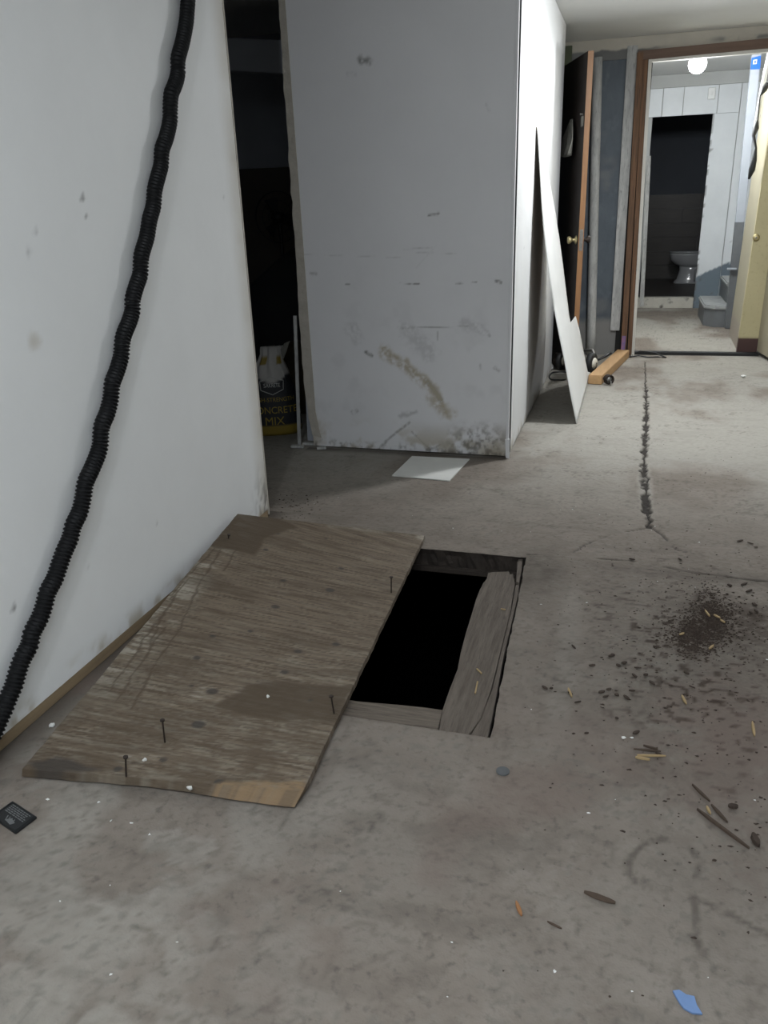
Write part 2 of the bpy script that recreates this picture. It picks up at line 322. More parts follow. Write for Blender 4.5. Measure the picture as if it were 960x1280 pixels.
soil = soil * sst(.34, .52, n3 * .45 + n4 * .55)
soil = np.maximum(soil, .85 * sst(.62, .70, fbm(X * .6, Y, 75, 71, 2)) * blob(.22, 2.2, .36, .75))
grime = np.maximum(grime, .7 * blob(.25, 2.1, .42, .95) * (.3 + .9 * n3))
grime = np.maximum(grime, .75 * blob(*fl(870, 760)[:2], .10, .20) * (.5 + .6 * n3))
grime = np.maximum(grime, .75 * spall * (.5 + .8 * n3))
rust = np.maximum(.8 * blob(.33, 1.75, .3, .5) * (.3 + n2), .45 * sst(.55, .75, fbm(X, Y, 4, 60)) * sst(2.2, 1.4, Y))
arc = [(fl(830 + 44 * math.cos(a), 1083 + 34 * math.sin(a))[:2]) for a in np.linspace(math.radians(150), math.radians(385), 16)]
arc2 = P2([(868, 1122), (872, 1160), (866, 1168), (884, 1196)]); arc3 = P2([(868, 1122), (905, 1140), (960, 1168)])
for a_ in (arc, arc2, arc3): grime = np.maximum(grime, .7 * sst(.013, .004, segd(wx, wy, [tuple(q) for q in a_]) + .012 * (n3 - .5)) * sst(.3, .55, n3 * .6 + n4 * .4))
left = .25 + .75 * sst(-.3, -.9, X)
pale = .55 * left * sst(.50, .66, fbm(X, Y, 5.5, 80, 6)) * sst(2.2, 1.0, Y) * (.4 + n4) + .95 * sst(.28, .52, fbm(X, Y * .6, 2.6, 83, 6)) * sst(2.7, 4.4, Y) * (.75 + .5 * n4)  # far floor: dusty, and paler still in place of lamp light
pale = np.maximum(pale, .55 * left * sst(.54, .64, fbm(X, Y, 11, 85, 5)) * sst(1.9, 1.1, Y) * (.3 + n4))
pale = np.maximum(pale, .28 * sst(.56, .70, n4) * sst(.35, .6, n2) * (.3 + .7 * near)); grime = np.maximum(grime, .3 * sst(.42, .30, n4) * sst(.6, .4, n2) * (.25 + .75 * near))
pale = np.maximum(pale, .8 * sst(.05, .012, dm) * sst(3.0, 3.6, Y))
pale = np.maximum(pale, .22 * sst(.05, .01, np.abs(X - HX1 - .17 - .05 * (n2 - .5))) * sst(.55, .3, np.abs(Y - 2.1)))
ke = ~((X[:-1, :-1] >= HX0 - 1e-4) & (X[1:, 1:] <= HX1 + 1e-4) & (Y[:-1, :-1] >= HY0 - 1e-4) & (Y[1:, 1:] <= HY1 + 1e-4) if False else
       (((X[:-1, :-1] + X[1:, 1:]) / 2 > HX0) & ((X[:-1, :-1] + X[1:, 1:]) / 2 < HX1) & ((Y[:-1, :-1] + Y[1:, 1:]) / 2 > HY0) & ((Y[:-1, :-1] + Y[1:, 1:]) / 2 < HY1)))
onrim = hd < 1e-4; Z = np.where(onrim, Z - .004 * n3, Z)
Xd = np.where(onrim & (np.abs(X - HX1) < 1e-4), X + .008 * (n3 - .5), X); Yd = np.where(onrim & (np.abs(Y - HY1) < 1e-4), Y + .016 * (n3 - .5), Y)
slant = lambda y: np.interp(y, [HY0, HY1], [.012, -.037])
Xd = Xd + slant(Y) * sst(HX1 - .2, HX1 - .02, X) * sst(HX1 + .5, HX1 + .02, X) * sst(1.2, 1.6, Y) * sst(3.3, 2.8, Y)
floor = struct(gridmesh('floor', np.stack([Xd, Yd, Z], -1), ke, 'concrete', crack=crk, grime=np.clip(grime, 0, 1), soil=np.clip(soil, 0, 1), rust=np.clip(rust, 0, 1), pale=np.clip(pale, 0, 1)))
# broken slab edge round the hatch, the void under it
bm = bmesh.new()
def rimwall(p0, p1, n, out):
    rows = []
    for i in range(n + 1):
        t = i / n; x = p0[0] + (p1[0] - p0[0]) * t; y = p0[1] + (p1[1] - p0[1]) * t
        col = []
        for k, z in enumerate((-.002, -.03, -.06, -.095)):
            o_ = 0 if k == 0 else random.uniform(.0, .018); col.append(bm.verts.new((x + out[0] * o_, y + out[1] * o_, z)))
        col.append(bm.verts.new((x + out[0] * .25, y + out[1] * .25, -.10))); rows.append(col)
    for a, b in zip(rows[:-1], rows[1:]):
        for k in range(4): bm.faces.new((a[k], b[k], b[k + 1], a[k + 1]))
rimwall((HX0, HY1 + .006), (HX1 - .031, HY1 + .006), 40, (0, 1)); rimwall((HX1 - .034, HY1 + .006), (HX1 + .015, HY0), 40, (1, 0))
rimwall((HX1 + .012, HY0), (HX0, HY0), 24, (0, -1)); rimwall((HX0, HY0), (HX0, HY1), 24, (-1, 0))
struct(obj('floor_edge', bm, 'concrete_side', floor))
bm = bmesh.new(); box(bm, (-1.9, .7, -2.4), (.7, 4.4, -.11))  # chamber made far larger than the hole so it stays black
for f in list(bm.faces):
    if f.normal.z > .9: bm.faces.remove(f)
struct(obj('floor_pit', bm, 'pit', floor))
# underside of the slab closes the pit round the hole
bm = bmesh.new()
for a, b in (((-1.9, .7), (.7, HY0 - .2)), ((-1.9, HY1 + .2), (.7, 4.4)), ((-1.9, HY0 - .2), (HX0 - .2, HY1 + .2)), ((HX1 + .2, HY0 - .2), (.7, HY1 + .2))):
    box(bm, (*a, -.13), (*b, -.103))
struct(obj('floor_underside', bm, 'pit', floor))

# ---- ceiling
bm = bmesh.new(); box(bm, (-3.4, -2.6, CEIL), (1.3, YF + .06, CEIL + .1)); struct(obj('ceiling', bm, 'ceiling'))
# ---- left wall: painted drywall with rounded end
u, v, P = w3(-2.55, 2.925, 500, .036, CEIL - .002, 210, lambda u, v: (np.full_like(u, XL), u, v))
P[..., 0] += .0035 * (fbm(u, v, 1.2, 90) - .5)
mk = np.zeros_like(u); stn = np.zeros_like(u); dk = np.zeros_like(u)
def LW(x, y): p = px(x, y, XL); return p[1], p[2]
for x, y, r, s in ((103, 247, .014, .8), (107, 270, .010, .8), (36, 315, .016, .35), (280, 248, .012, .6), (18, 760, .008, .9), (160, 745, .005, .9), (228, 702, .006, .9), (110, 710, .005, .6), (20, 700, .004, .6), (120, 610, .008, .2), (205, 855, .006, .5), (196, 655, .01, .3), (46, 292, .012, .3)):
    a, b = LW(x, y); mk = np.maximum(mk, s * sst(r, r * .35, np.hypot(u - a, (v - b)) + .02 * (fbm(u, v, 60, 91) - .5)))
a, b = LW(42, 427); stn = np.maximum(stn, .45 * sst(.03, .006, np.hypot(u - a, v - b) + .03 * (fbm(u, v, 30, 92) - .5)))
stn = np.maximum(stn, .5 * sst(2.80, 2.93, u) * (.5 + fbm(u, v, 9, 93)))  # warmer, darker tone towards the wall end
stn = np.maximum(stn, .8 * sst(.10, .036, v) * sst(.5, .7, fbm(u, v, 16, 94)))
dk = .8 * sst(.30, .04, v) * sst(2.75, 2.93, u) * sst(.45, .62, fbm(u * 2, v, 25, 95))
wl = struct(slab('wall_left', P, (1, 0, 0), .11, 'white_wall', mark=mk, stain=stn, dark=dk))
bm = bmesh.new(); seg = 8
prof = [(XL + .0012 - .02 * (1 - math.cos(t * math.pi / 2 / seg)) , 2.924 + .03 * math.sin(t * math.pi / 2 / seg)) for t in range(seg + 1)] + [(XL - .11, 2.954), (XL - .11, 2.924)]
prism(bm, [(a, b, .0 + (.012 if i < 5 else 0)) for i, (a, b) in enumerate(prof)], (0, 0, CEIL - .015))
nosing = struct(obj('trim_1', bm, 'drywall_edge', wl, smooth=False))  # darker than the wall: the edge's shade is put into its colour
bm = bmesh.new(); beam(bm, (XL - .0445, -2.5, .019), (XL - .0445, 2.92, .019), .089, .036, bev=.002); struct(obj('baseboard_left', bm, 'sole'))
# ---- boxed-in closet: front wall and side wall
u, v, P = w3(XB0 + .03, XB1, 240, .010, CEIL - .002, 330, lambda u, v: (u, np.full_like(u, YB), v))
P[..., 1] += .004 * (fbm(u, v, 1.5, 100) - .5)
nz = fbm(u, v, 30, 101); nb = fbm(u, v, 8, 102)
mk = .10 * sst(.6, .8, nb) * sst(1.2, .5, v); stn = np.zeros_like(u); dk = np.zeros_like(u); nf = fbm(u, v, 75, 107, 3)
def FW(x, y): p = py(x, y, YB); return p[0], p[2]
def stroke(arr, pts, w, s, nse=.5): return np.maximum(arr, s * sst(w, w * .2, segd(u, v, [FW(*p) for p in pts]) + nse * w * 2.4 * (nz - .5)) * sst(.30, .62, nz * .5 + nf * .5 + .05))
for pts, w, s in (([(500, 354), (524, 355)], .005, 1), ([(500, 410), (585, 408)], .006, .7), ([(570, 354), (578, 354)], .005, .7), ([(590, 353), (596, 353)], .004, .7), ([(620, 351), (626, 353)], .012, .9),
                  ([(432, 355), (437, 355)], .005, .8), ([(452, 75), (460, 76)], .028, .9), ([(434, 92), (444, 93)], .014, .25), ([(608, 130), (612, 138)], .008, .5), ([(457, 440), (465, 445)], .014, 1), ([(547, 415), (547, 425)], .008, .6),
                  ([(472, 562), (490, 545), (512, 528)], .010, .7), ([(515, 540), (530, 555), (538, 562), (550, 556)], .007, .8), ([(500, 520), (520, 515)], .02, .45), ([(520, 335), (545, 307)], .006, .1), ([(440, 516), (446, 514)], .016, .6),
                  ([(505, 312), (540, 309)], .005, .35), ([(520, 316), (570, 317)], .004, .3), ([(388, 341), (395, 342)], .014, .5), ([(610, 415), (612, 420)], .012, .5), ([(600, 456), (601, 462)], .01, .4), ([(618, 460), (623, 463)], .012, .6), ([(380, 318), (500, 322)], .003, .25)):
    mk = stroke(mk, pts, w, s)
mk = stroke(mk, [(510, 415), (535, 440)], .07, .28); mk = stroke(mk, [(580, 405), (600, 412)], .05, .3); mk = stroke(mk, [(440, 410), (445, 425)], .05, .25)
stn = stroke(stn, [(480, 440), (505, 455), (530, 475), (548, 495), (560, 520)], .045, .95); stn = stroke(stn, [(545, 500), (560, 515)], .06, .8)
mk = stroke(mk, [(535, 478), (552, 500)], .024, 1); dk = stroke(dk, [(536, 269), (548, 267)], .008, .8)
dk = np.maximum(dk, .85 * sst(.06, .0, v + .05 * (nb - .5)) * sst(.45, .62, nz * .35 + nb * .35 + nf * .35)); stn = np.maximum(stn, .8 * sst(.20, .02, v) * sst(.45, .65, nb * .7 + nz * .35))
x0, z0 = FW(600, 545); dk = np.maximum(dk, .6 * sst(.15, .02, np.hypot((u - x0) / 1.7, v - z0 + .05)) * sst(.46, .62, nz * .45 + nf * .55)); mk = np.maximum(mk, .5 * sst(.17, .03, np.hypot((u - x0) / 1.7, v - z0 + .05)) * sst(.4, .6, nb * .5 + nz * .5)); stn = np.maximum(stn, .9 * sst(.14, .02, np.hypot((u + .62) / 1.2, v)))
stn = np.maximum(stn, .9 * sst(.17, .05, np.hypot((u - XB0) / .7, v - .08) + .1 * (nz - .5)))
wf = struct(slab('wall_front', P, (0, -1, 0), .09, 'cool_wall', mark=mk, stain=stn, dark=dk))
# torn plasterboard edge on the left of the front wall, broken away at the foot
bm = bmesh.new(); pts = []
zs = np.linspace(.07, CEIL - .004, 46)
for z in zs: pts.append((XB0 + random.uniform(-.004, .005) + (.030 * max(0, (.30 - z) / .25) if z < .3 else 0), YB - .004, z))
prism(bm, pts + [(XB0 + .033, YB - .004, CEIL - .004), (XB0 + .034 + .02, YB - .004, .20), (XB0 + .034 + .035, YB - .004, .10), (XB0 + .034 + .045, YB - .004, .055)], (0, .085, 0))
struct(obj('trim_2', bm, 'drywall_edge', wf))
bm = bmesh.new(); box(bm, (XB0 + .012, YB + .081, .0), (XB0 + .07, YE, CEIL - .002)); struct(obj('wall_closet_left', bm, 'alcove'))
u, v, P = w3(YB + .012, YE, 190, .008, CEIL - .002, 190, lambda u, v: (np.full_like(u, XB1), u, v))
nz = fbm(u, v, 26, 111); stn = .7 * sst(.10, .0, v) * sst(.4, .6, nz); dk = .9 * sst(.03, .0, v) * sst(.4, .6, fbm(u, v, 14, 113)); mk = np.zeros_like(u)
for x, y, r in ((657, 92, .012), (657, 210, .012), (655, 310, .012), (686, 220, .012)):
    p = px(x, y, XB1); mk = np.maximum(mk, .5 * sst(r, r * .3, np.hypot(u - p[1], v - p[2])))
ws = struct(slab('wall_side', P[:, :, :], (1, 0, 0), .09, 'white_wall', mark=mk, stain=stn, dark=dk))
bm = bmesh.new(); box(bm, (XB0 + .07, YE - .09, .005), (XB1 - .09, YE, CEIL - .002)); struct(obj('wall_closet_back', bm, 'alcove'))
bm = bmesh.new(); box(bm, (XB1 - .012, YB - .004, .006), (XB1 + .0025, YB + .020, CEIL - .003), .002); beam(bm, (XB1 + .001, YB - .009, .002), (XB1 - .001, YB - .007, .10), .022, .006, up=(0, 1, 0), jit=.003); struct(obj('trim_3', bm, 'cool_wall', wf))
# ---- storage space to the left (dark) and room behind the camera
bm = bmesh.new(); box(bm, (-3.4, 5.62, 0), (XB0 + .01, 5.7, CEIL - .002)); struct(obj('wall_store_back', bm, 'store_wall'))
bm = bmesh.new(); box(bm, (-3.4, 2.3, 0), (-3.32, 5.62, CEIL - .002)); struct(obj('wall_store_left', bm, 'store_wall'))
bm = bmesh.new(); box(bm, (-3.32, 2.3, 0), (XL - .112, 2.4, CEIL - .002)); struct(obj('wall_store_front', bm, 'store_wall'))
bm = bmesh.new(); box(bm, (1.22, -2.6, 0), (1.3, 6.2, CEIL - .002)); struct(obj('wall_right', bm, 'grey_drywall'))
bm = bmesh.new(); box(bm, (XL - .1, -2.68, 0), (1.3, -2.6, CEIL)); struct(obj('wall_back', bm, 'brown_board'))
# ---- far wall: blue-grey painted masonry, stripped framing, header, threshold
u, v, P = w3(-2.2, -.10, 180, .0, 2.18, 180, lambda u, v: (u, np.full_like(u, YF), v))
gr = np.maximum(sst(.30, .22, v + .12 * (fbm(u, v, 7, 120) - .5)), .35 * sst(.55, .75, fbm(u, v, 5, 121)))
struct(slab('wall_far', P, (0, -1, 0), .09, 'blue_wall', grey=gr))
u, v, P = w3(-.66, 1.3, 220, 2.16, CEIL - .001, 30, lambda u, v: (u, np.full_like(u, YF - .012), v))
e = 2.222 + .035 * (fbm(u, v * .2, 12, 130) - .5)
dk = np.maximum(sst(.012, -.006, v - e) * sst(.2, -.1, u), .85 * sst(.025, 0, np.abs(v - 2.235 - .02 * (fbm(u, v, 8, 132) - .5))) * sst(.35, .5, u) * sst(1.0, .8, u) * sst(.4, .55, fbm(u, v, 9, 131)))
struct(slab('wall_lintel', P, (0, -1, 0), .06, 'beige', dark=dk))
YT = YF - .02
def strip(name, pb, pt, wdt, dep, m, y=YT, parent=None, jit=0):
    a = py(*pb, y); b = py(*pt, y); bm = bmesh.new(); beam(bm, a, b, wdt, dep, up=(0, 1, 0), bev=.002, jit=jit); return struct(obj(name, bm, m, parent))
strip('trim_4', (768.5, 413), (791, 57), .072, .022, 'greywhite', YF - .012)
strip('trim_5', (779, 441), (800.5, 66), .043, .06, 'stud', YF - .03)
strip('trim_6', (787, 443), (807.5, 66), .036, .05, 'stud', YF - .02)
strip('trim_7', (790.8, 446), (813, 74), .024, .05, 'offwhite', YF - .02)
bm = bmesh.new(); box(bm, (-.105, YF - .008, .003), (.02, YF - .002, 2.19)); struct(obj('stud_gap_shade', bm, 'void'))  # black strip painting the shade in the gap between the studs
bm = bmesh.new(); a = py(778, 443, YF - .063); b = py(780, 420, YF - .063); beam(bm, a + (0, .003, 0), b + (0, .003, 0), .03, .004, up=(0, 1, 0)); struct(obj('trim_8', bm, 'purple_paint'))
bm = bmesh.new(); beam(bm, py(798, 70, YF - .03), py(975, 53, YF - .03), .06, .055, up=(0, 1, 0), bev=.002); struct(obj('trim_9', bm, 'header'))
bm = bmesh.new(); beam(bm, py(813, 76, YF - .012), py(975, 62, YF - .012), .022, .05, up=(0, 1, 0), bev=.002); struct(obj('trim_10', bm, 'offwhite'))
bm = bmesh.new(); beam(bm, (-.03, YF + .06, .012), (1.0, YF + .09, .012), .07, .022, bev=.003); struct(obj('trim_11', bm, 'black'))
# vertical white pipe casing beside the open door
bm = bmesh.new(); a = py(738, 452, YF - .035); b = py(747, 72, YF - .035); a[2] = .003; tube(bm, [a + (b - a) * t for t in np.linspace(0, 1, 12)], .036, 14); o = obj('drain_pipe', bm, 'greywhite', None, True)
tag(o, 'vertical grey white pipe against blue grey wall beside the open door', 'pipe')
# olive board and black void above the door, seen past the closet's far edge
bm = bmesh.new(); box(bm, (-.80, 6.80, 1.75), (-.552, 6.83, 2.26)); o = struct(obj('trim_12', bm, 'olive'))
# ---- right of the doorway: cream wall end with brown foot, its jamb, the pale door leaf
def brownmask(v, zz_, n): return sst(zz_ + .004, zz_ - .004, v + .004 * (n - .5))
u, v, P = w3(.845, .99, 30, 0, 1.98, 160, lambda u, v: (u + .022 * v - .004 * fbm(v, u, 30, 140) * (u < .85), np.full_like(u, 7.05), v))
struct(slab('wall_cream_end', P, (0, -1, 0), .05, 'cream', brown=brownmask(v, .135, fbm(u, v, 20))))
u, v, P = w3(7.11, 8.05, 40, 0, 1.98, 100, lambda u, v: (np.full_like(u, .862) + .02 * v + .02 * (u - 7.1), u, v))
struct(slab('wall_cream_jamb', P, (-1, 0, 0), .04, 'cream_pale', brown=brownmask(v, .20, fbm(u, v, 20))))
dr = struct(bpy.data.objects.new('door_2', None)); COL.objects.link(dr)
bm = bmesh.new(); beam(bm, (1.002, 7.10, 1.02), (1.13, 6.22, 1.02), .035, 1.98, bev=.003); struct(obj('leaf', bm, 'cream_pale', dr))
k = thing('screw_cap', 'round brass cap screwed to the cream wall end', 'cap', (0, 0, 0)); p = py(945, 297, 7.05)
bm = bmesh.new(); tube(bm, [p, p + (0, -.012, 0), p + (0, -.018, 0)], [.026, .026, .014], 18); obj('plate', bm, 'brass', k, True)
bm = bmesh.new(); tube(bm, [p + (0, -.018, 0), p + (0, -.023, 0)], .007, 10); obj('screw', bm, 'metal', k)
# ---- next room: walls, ceiling, panelled wall with bathroom opening
Y2 = 9.95; C2 = 2.385
bm = bmesh.new(); box(bm, (-.3, YF + .05, C2), (1.75, Y2 + .1, C2 + .08)); struct(obj('ceiling_hall', bm, 'ceiling'))
bm = bmesh.new(); box(bm, (-.16, YF + .10, 0), (-.06, Y2, C2 - .002)); struct(obj('wall_hall_left', bm, 'panel_white'))
bm = bmesh.new(); box(bm, (1.62, YF + .05, 0), (1.72, Y2, C2 - .002)); struct(obj('wall_hall_right', bm, 'grey_drywall'))
bm = bmesh.new(); box(bm, (.99, YF + .15, .002), (1.62, YF + .22, C2 - .002)); struct(obj('wall_hall_front', bm, 'grey_drywall'))
bm = bmesh.new()
OX0, OX1, OZ1 = .075, .672, 1.99
box(bm, (-.06, Y2, 2.262), (1.62, Y2 + .10, C2 - .002)); box(bm, (-.06, Y2 + .02, 1.995), (1.62, Y2 + .1, 2.262)); box(bm, (-.06, Y2 + .02, 0), (.07, Y2 + .1, 1.995)); box(bm, (.68, Y2 + .02, 0), (1.62, Y2 + .1, 1.995))
wh = struct(obj('wall_hall_back', bm, 'grey_drywall'))
def bpanel(x0, x1, z0, z1):
    u, v, P = w3(x0, x1, max(3, int((x1 - x0) / .02)), z0, z1, max(3, int((z1 - z0) / .02)), lambda u, v: (u, np.full_like(u, Y2 - .004), v))
    bl = sst(.0, .012, .34 + .42 * np.clip(u - .66, 0, .3) * 1.2 + .035 * (fbm(u, v, 14, 150) - .5) - v)
    dkk = .6 * sst(.74, .79, fbm(u * 1.2, v * .8, 30, 151)) * sst(.5, .6, fbm(u, v, 4, 152)) * (v < 1.7) + .8 * (u < x0 + .012) * (x0 > .6) * (x0 < .7) * sst(.5, .6, fbm(u, v, 18, 153))
    slab('panel', P, (0, -1, 0), .02, 'panel_white', wh, blue=bl, dark=np.clip(dkk, 0, 1))
gaps = [-.055, py(828, 130, Y2)[0], py(854, 130, Y2)[0], py(897, 130, Y2)[0]]
for a, b in zip(gaps[:-1], gaps[1:]): bpanel(a + .004, b - .004, OZ1, 2.258)
bpanel(OX1, gaps[3] + .215, .0, OZ1 - .002); bpanel(gaps[3] + .004, gaps[3] + .215, OZ1 + .001, 2.258); bpanel(gaps[3] + .222, 1.35, .0, 2.258)
bm = bmesh.new(); beam(bm, py(802, 383, Y2 - .03), py(811, 195, Y2 - .03), .045, .03, up=(0, 1, 0)); struct(obj('trim_13', bm, 'greywhite'))
bm = bmesh.new(); box(bm, (OX0 - .02, Y2 - .03, 0.002), (OX1 - .004, Y2 + .10, .118), .006); struct(obj('trim_14', bm, 'sill'))
# bathroom beyond
bm = bmesh.new(); box(bm, (-.8, Y2 + .10, .0), (1.8, 12.7, .095)); struct(obj('floor_bathroom', bm, 'bath_tile'))
bm = bmesh.new(); box(bm, (-.8, Y2 + .1, 2.3), (1.8, 12.7, 2.4)); struct(obj('ceiling_bathroom', bm, 'bath_wall'))
bm = bmesh.new(); box(bm, (-.9, Y2 + .1, .0), (-.8, 12.7, 2.3)); struct(obj('wall_bathroom_left', bm, 'bath_wall'))
bm = bmesh.new(); box(bm, (1.72, Y2 + .1, .0), (1.8, 12.7, 2.3)); struct(obj('wall_bathroom_right', bm, 'bath_wall'))
bm = bmesh.new(); box(bm, (-.8, 12.40, .09), (1.72, 12.5, 2.3)); wb = struct(obj('wall_bathroom_back', bm, 'bath_wall'))
tile_me = None
for r in range(6):
    x = -.8 + (.0, -.42, -.2)[r % 3]
    while x < 1.7:
        a = max(x, -.795); b = min(x + .9, 1.715)
        if b - a > .04:
            bm = bmesh.new(); box(bm, (a + .0015, 12.388, .098 + r * .185), (b - .0015, 12.399, .098 + r * .185 + .182)); obj('tile', bm, 'bath_tile', wb)
        x += .9

# ================================================================== THINGS
# ---- corrugated hose hanging down the left wall
hp = [(237, -60), (235.5, -25), (235, 0), (234.2, 11.5), (233.4, 23), (231.8, 34), (229.5, 46), (227.5, 55), (225, 64), (222.7, 73), (222.3, 82), (222.5, 90), (220.7, 99.7), (217.5, 109), (214, 118), (212.8, 135), (212.3, 152), (207.8, 172), (202.5, 187.5), (201.3, 206), (198, 219), (193.4, 237.5), (191.6, 258), (187, 275), (183.6, 296), (176.8, 320), (175.2, 343), (170.6, 357), (165.9, 374), (165.4, 389), (161.2, 403), (155.4, 417), (152.7, 429), (151.2, 446), (145.7, 465), (140.4, 479), (138.4, 497.6), (134, 516), (127, 534), (124.5, 560), (116, 583), (107, 603), (103.8, 622), (99.5, 640), (91.5, 657), (87.5, 673), (80, 690), (74, 707), (68.5, 723), (59.5, 740), (55, 757), (49.5, 773), (40.5, 790), (36.5, 807), (28, 823), (22, 840), (17, 857), (10, 873), (2.5, 891)]
ctl = [px(x, y, XL + .026) for x, y in hp]
top = ctl[0]; ctl = [top + np.array([0, .10, CEIL - .012 - top[2]])] + ctl + [np.array([XL + .028, 1.20, .045]), np.array([XL + .03, 1.05, .026]), np.array([XL + .03, .75, .026]), np.array([XL + .05, .3, .026])]
ctl = np.array(ctl)
def catmull(c, step):
    out = []
    for i in range(len(c) - 1):
        p0, p1, p2, p3 = c[max(i - 1, 0)], c[i], c[i + 1], c[min(i + 2, len(c) - 1)]
        for t in np.linspace(0, 1, 30, endpoint=False): out.append(.5 * (2 * p1 + (p2 - p0) * t + (2 * p0 - 5 * p1 + 4 * p2 - p3) * t * t + (3 * p1 - p0 - 3 * p2 + p3) * t ** 3))
    out = np.array(out + [c[-1]]); d = np.r_[0, np.cumsum(np.linalg.norm(np.diff(out, axis=0), axis=1))]
    s = np.arange(0, d[-1], step); return np.stack([np.interp(s, d, out[:, k]) for k in range(3)], -1)
sm = catmull(ctl, .0105 / 4)
hr = [(.0192, .0232, .0232, .0192)[i % 4] for i in range(len(sm))]
bm = bmesh.new(); tube(bm, sm, hr, 20); hose = tag(obj('corrugated_hose', bm, 'hose', None, True), 'black corrugated hose hanging down the white left wall', 'hose')

# ---- plywood sheet lying crooked over the hatch
th = .018
tl = px(297, 642, XL + .03)
c00, c10, c11, c01 = fl(28, 960, .024), fl(378, 989, .036), fl(531, 669, .030), tl
ns, nt_ = 150, 320
s, t = np.meshgrid(np.linspace(0, 1, ns), np.linspace(0, 1, nt_), indexing='ij')
P = (c00 * ((1 - s) * (1 - t))[..., None] + c10 * (s * (1 - t))[..., None] + c11 * (s * t)[..., None] + c01 * ((1 - s) * t)[..., None])
edge = np.minimum.reduce([s, 1 - s, t, 1 - t])
P[..., 0] += np.where((s == 0) | (s == 1), .004 * (fbm(P[..., 1], s, 30, 160) - .5), 0); P[..., 1] += np.where((t == 0) | (t == 1), .005 * (fbm(P[..., 0], t, 30, 161) - .5), 0)
P[..., 2] += .0012 * (fbm(P[..., 0], P[..., 1] * 8, 8, 162) - .5) - np.where((s == 0) | (s == 1) | (t == 0) | (t == 1), .0015, 0)
PX_, PY_ = P[..., 0], P[..., 1]
zof = lambda y: .03 + .0 * y
Q = lambda L: [tuple(fl(x, y, .032)[:2]) for x, y in L]
na = fbm(PX_, PY_ * 5, 6, 163); nb = fbm(PX_, PY_, 14, 164); nc = fbm(PX_, PY_ * 6, 18, 165)
wx_, wy_ = PX_ + .03 * (nb - .5), PY_ + .03 * (fbm(PX_, PY_, 14, 166) - .5)
wet = .85 * polymask(wx_, wy_, Q([(262, 712), (285, 672), (325, 665), (372, 680), (335, 698), (322, 715)]), .012)
wet = np.maximum(wet, .82 * polymask(wx_, wy_, Q([(262, 888), (310, 862), (340, 856), (445, 858), (425, 905), (340, 903)]), .012))
wet = np.maximum(wet, .55 * polymask(wx_, wy_, Q([(60, 950), (110, 900), (170, 885), (260, 905), (200, 950), (350, 975), (350, 1000), (30, 985)]), .06) * sst(.3, .6, na))
wet = np.maximum(wet, .6 * sst(.03, .0, np.minimum(t * 1.6, (1 - t) * 1.6)) * sst(.3, .6, na)); wet = np.maximum(wet, .55 * sst(.52, .72, na) * (.6 + nb * .5))
lines = np.zeros_like(wet)
for L in ([(272, 688), (250, 722), (215, 770)], [(292, 690), (262, 735), (225, 800)], [(305, 700), (280, 735)], [(205, 800), (150, 880)], [(222, 800), (165, 890)], [(195, 795), (140, 870)], [(240, 745), (200, 790), (185, 830)], [(283, 700), (240, 740)]):
    lines = np.maximum(lines, .8 * sst(.006, .001, segd(wx_, wy_, Q(L))))
wet = np.maximum(wet, lines); wet = np.maximum(wet, .7 * sst(.57, .66, fbm(PX_ * 1.1 + .02 * nb, PY_ * 30, 8, 173, 4))); wet = np.maximum(wet, .45 * sst(.5, .1, t) * sst(.35, .65, nb))
ng = fbm(PX_ * 1.3, PY_ * 26, 8, 169, 4)
pale = .9 * sst(.20, .02, s) * sst(.12, .35, t) * sst(.40, .56, nc * .5 + nb * .5) + .32 * sst(.52, .70, ng) * sst(.6, .1, t) + .4 * sst(.52, .75, nc * .6 + fbm(PX_ * 2, PY_ * 16, 18, 168) * .4) * sst(.5, .2, t) + .15 * sst(.6, .72, nc)
pale = np.maximum(pale, .9 * sst(.05, .01, np.hypot(s - .99, (t - .985) * 2))); pale = np.maximum(pale, .55 * sst(.03, .0, 1 - t) * sst(.5, .6, nb))
knot = np.zeros_like(wet)
for x, y, r in ((334, 708, .010), (355, 739, .013), (413, 745, .016), (345, 769, .016), (427, 719, .012), (420, 808, .012), (373, 819, .013), (356, 844, .012), (267, 806, .010), (247, 831, .012), (266, 869, .016), (314, 798, .008), (248, 908, .018), (147, 960, .012), (274, 978, .013), (204, 950, .010), (388, 877, .007), (240, 863, .008), (350, 690, .007), (408, 688, .006), (470, 728, .007)):
    q = fl(x, y, .032); knot = np.maximum(knot, .85 * sst(r * 1.15, r * .75, np.hypot(PX_ - q[0], (PY_ - q[1]) * 1.25) + .006 * (nb - .5)))
knot = np.maximum(knot, .75 * polymask(wx_, wy_, Q([(38, 952), (70, 945), (125, 962), (60, 966)]), .008))
fresh = .85 * polymask(wx_, wy_, Q([(258, 984), (276, 975), (380, 977), (384, 1018), (258, 1006)]), .006) * (.45 + .55 * sst(.35, .55, fbm(PX_ * 1.5, PY_ * 60, 9, 175, 4)))
ply = thing('plywood_sheet', 'large weathered brown plywood sheet lying askew beside the open floor hatch', 'board', (fl(270, 840, .0)[0], fl(270, 840, .0)[1], 0))
Nn = np.array([0, 0, 1.])
wet = wet * (1 - .6 * np.clip(fresh, 0, 1))
front = sst(.03, .0, t) * (.2 + .8 * sst(.45, .95, s)); bo = np.stack([-.010 * front, -.026 * front, -.004 * front], -1)
slab('sheet', P, Nn, th, 'plywood', ply, boff=bo, wet=np.clip(wet, 0, 1), pale=np.clip(pale, 0, 1), knot=np.clip(knot, 0, 1), fresh=np.clip(fresh, 0, 1))
def plyz(x, y):
    d = (PX_ - x) ** 2 + (PY_ - y) ** 2; i = np.unravel_index(np.argmin(d), d.shape); return P[i][2]
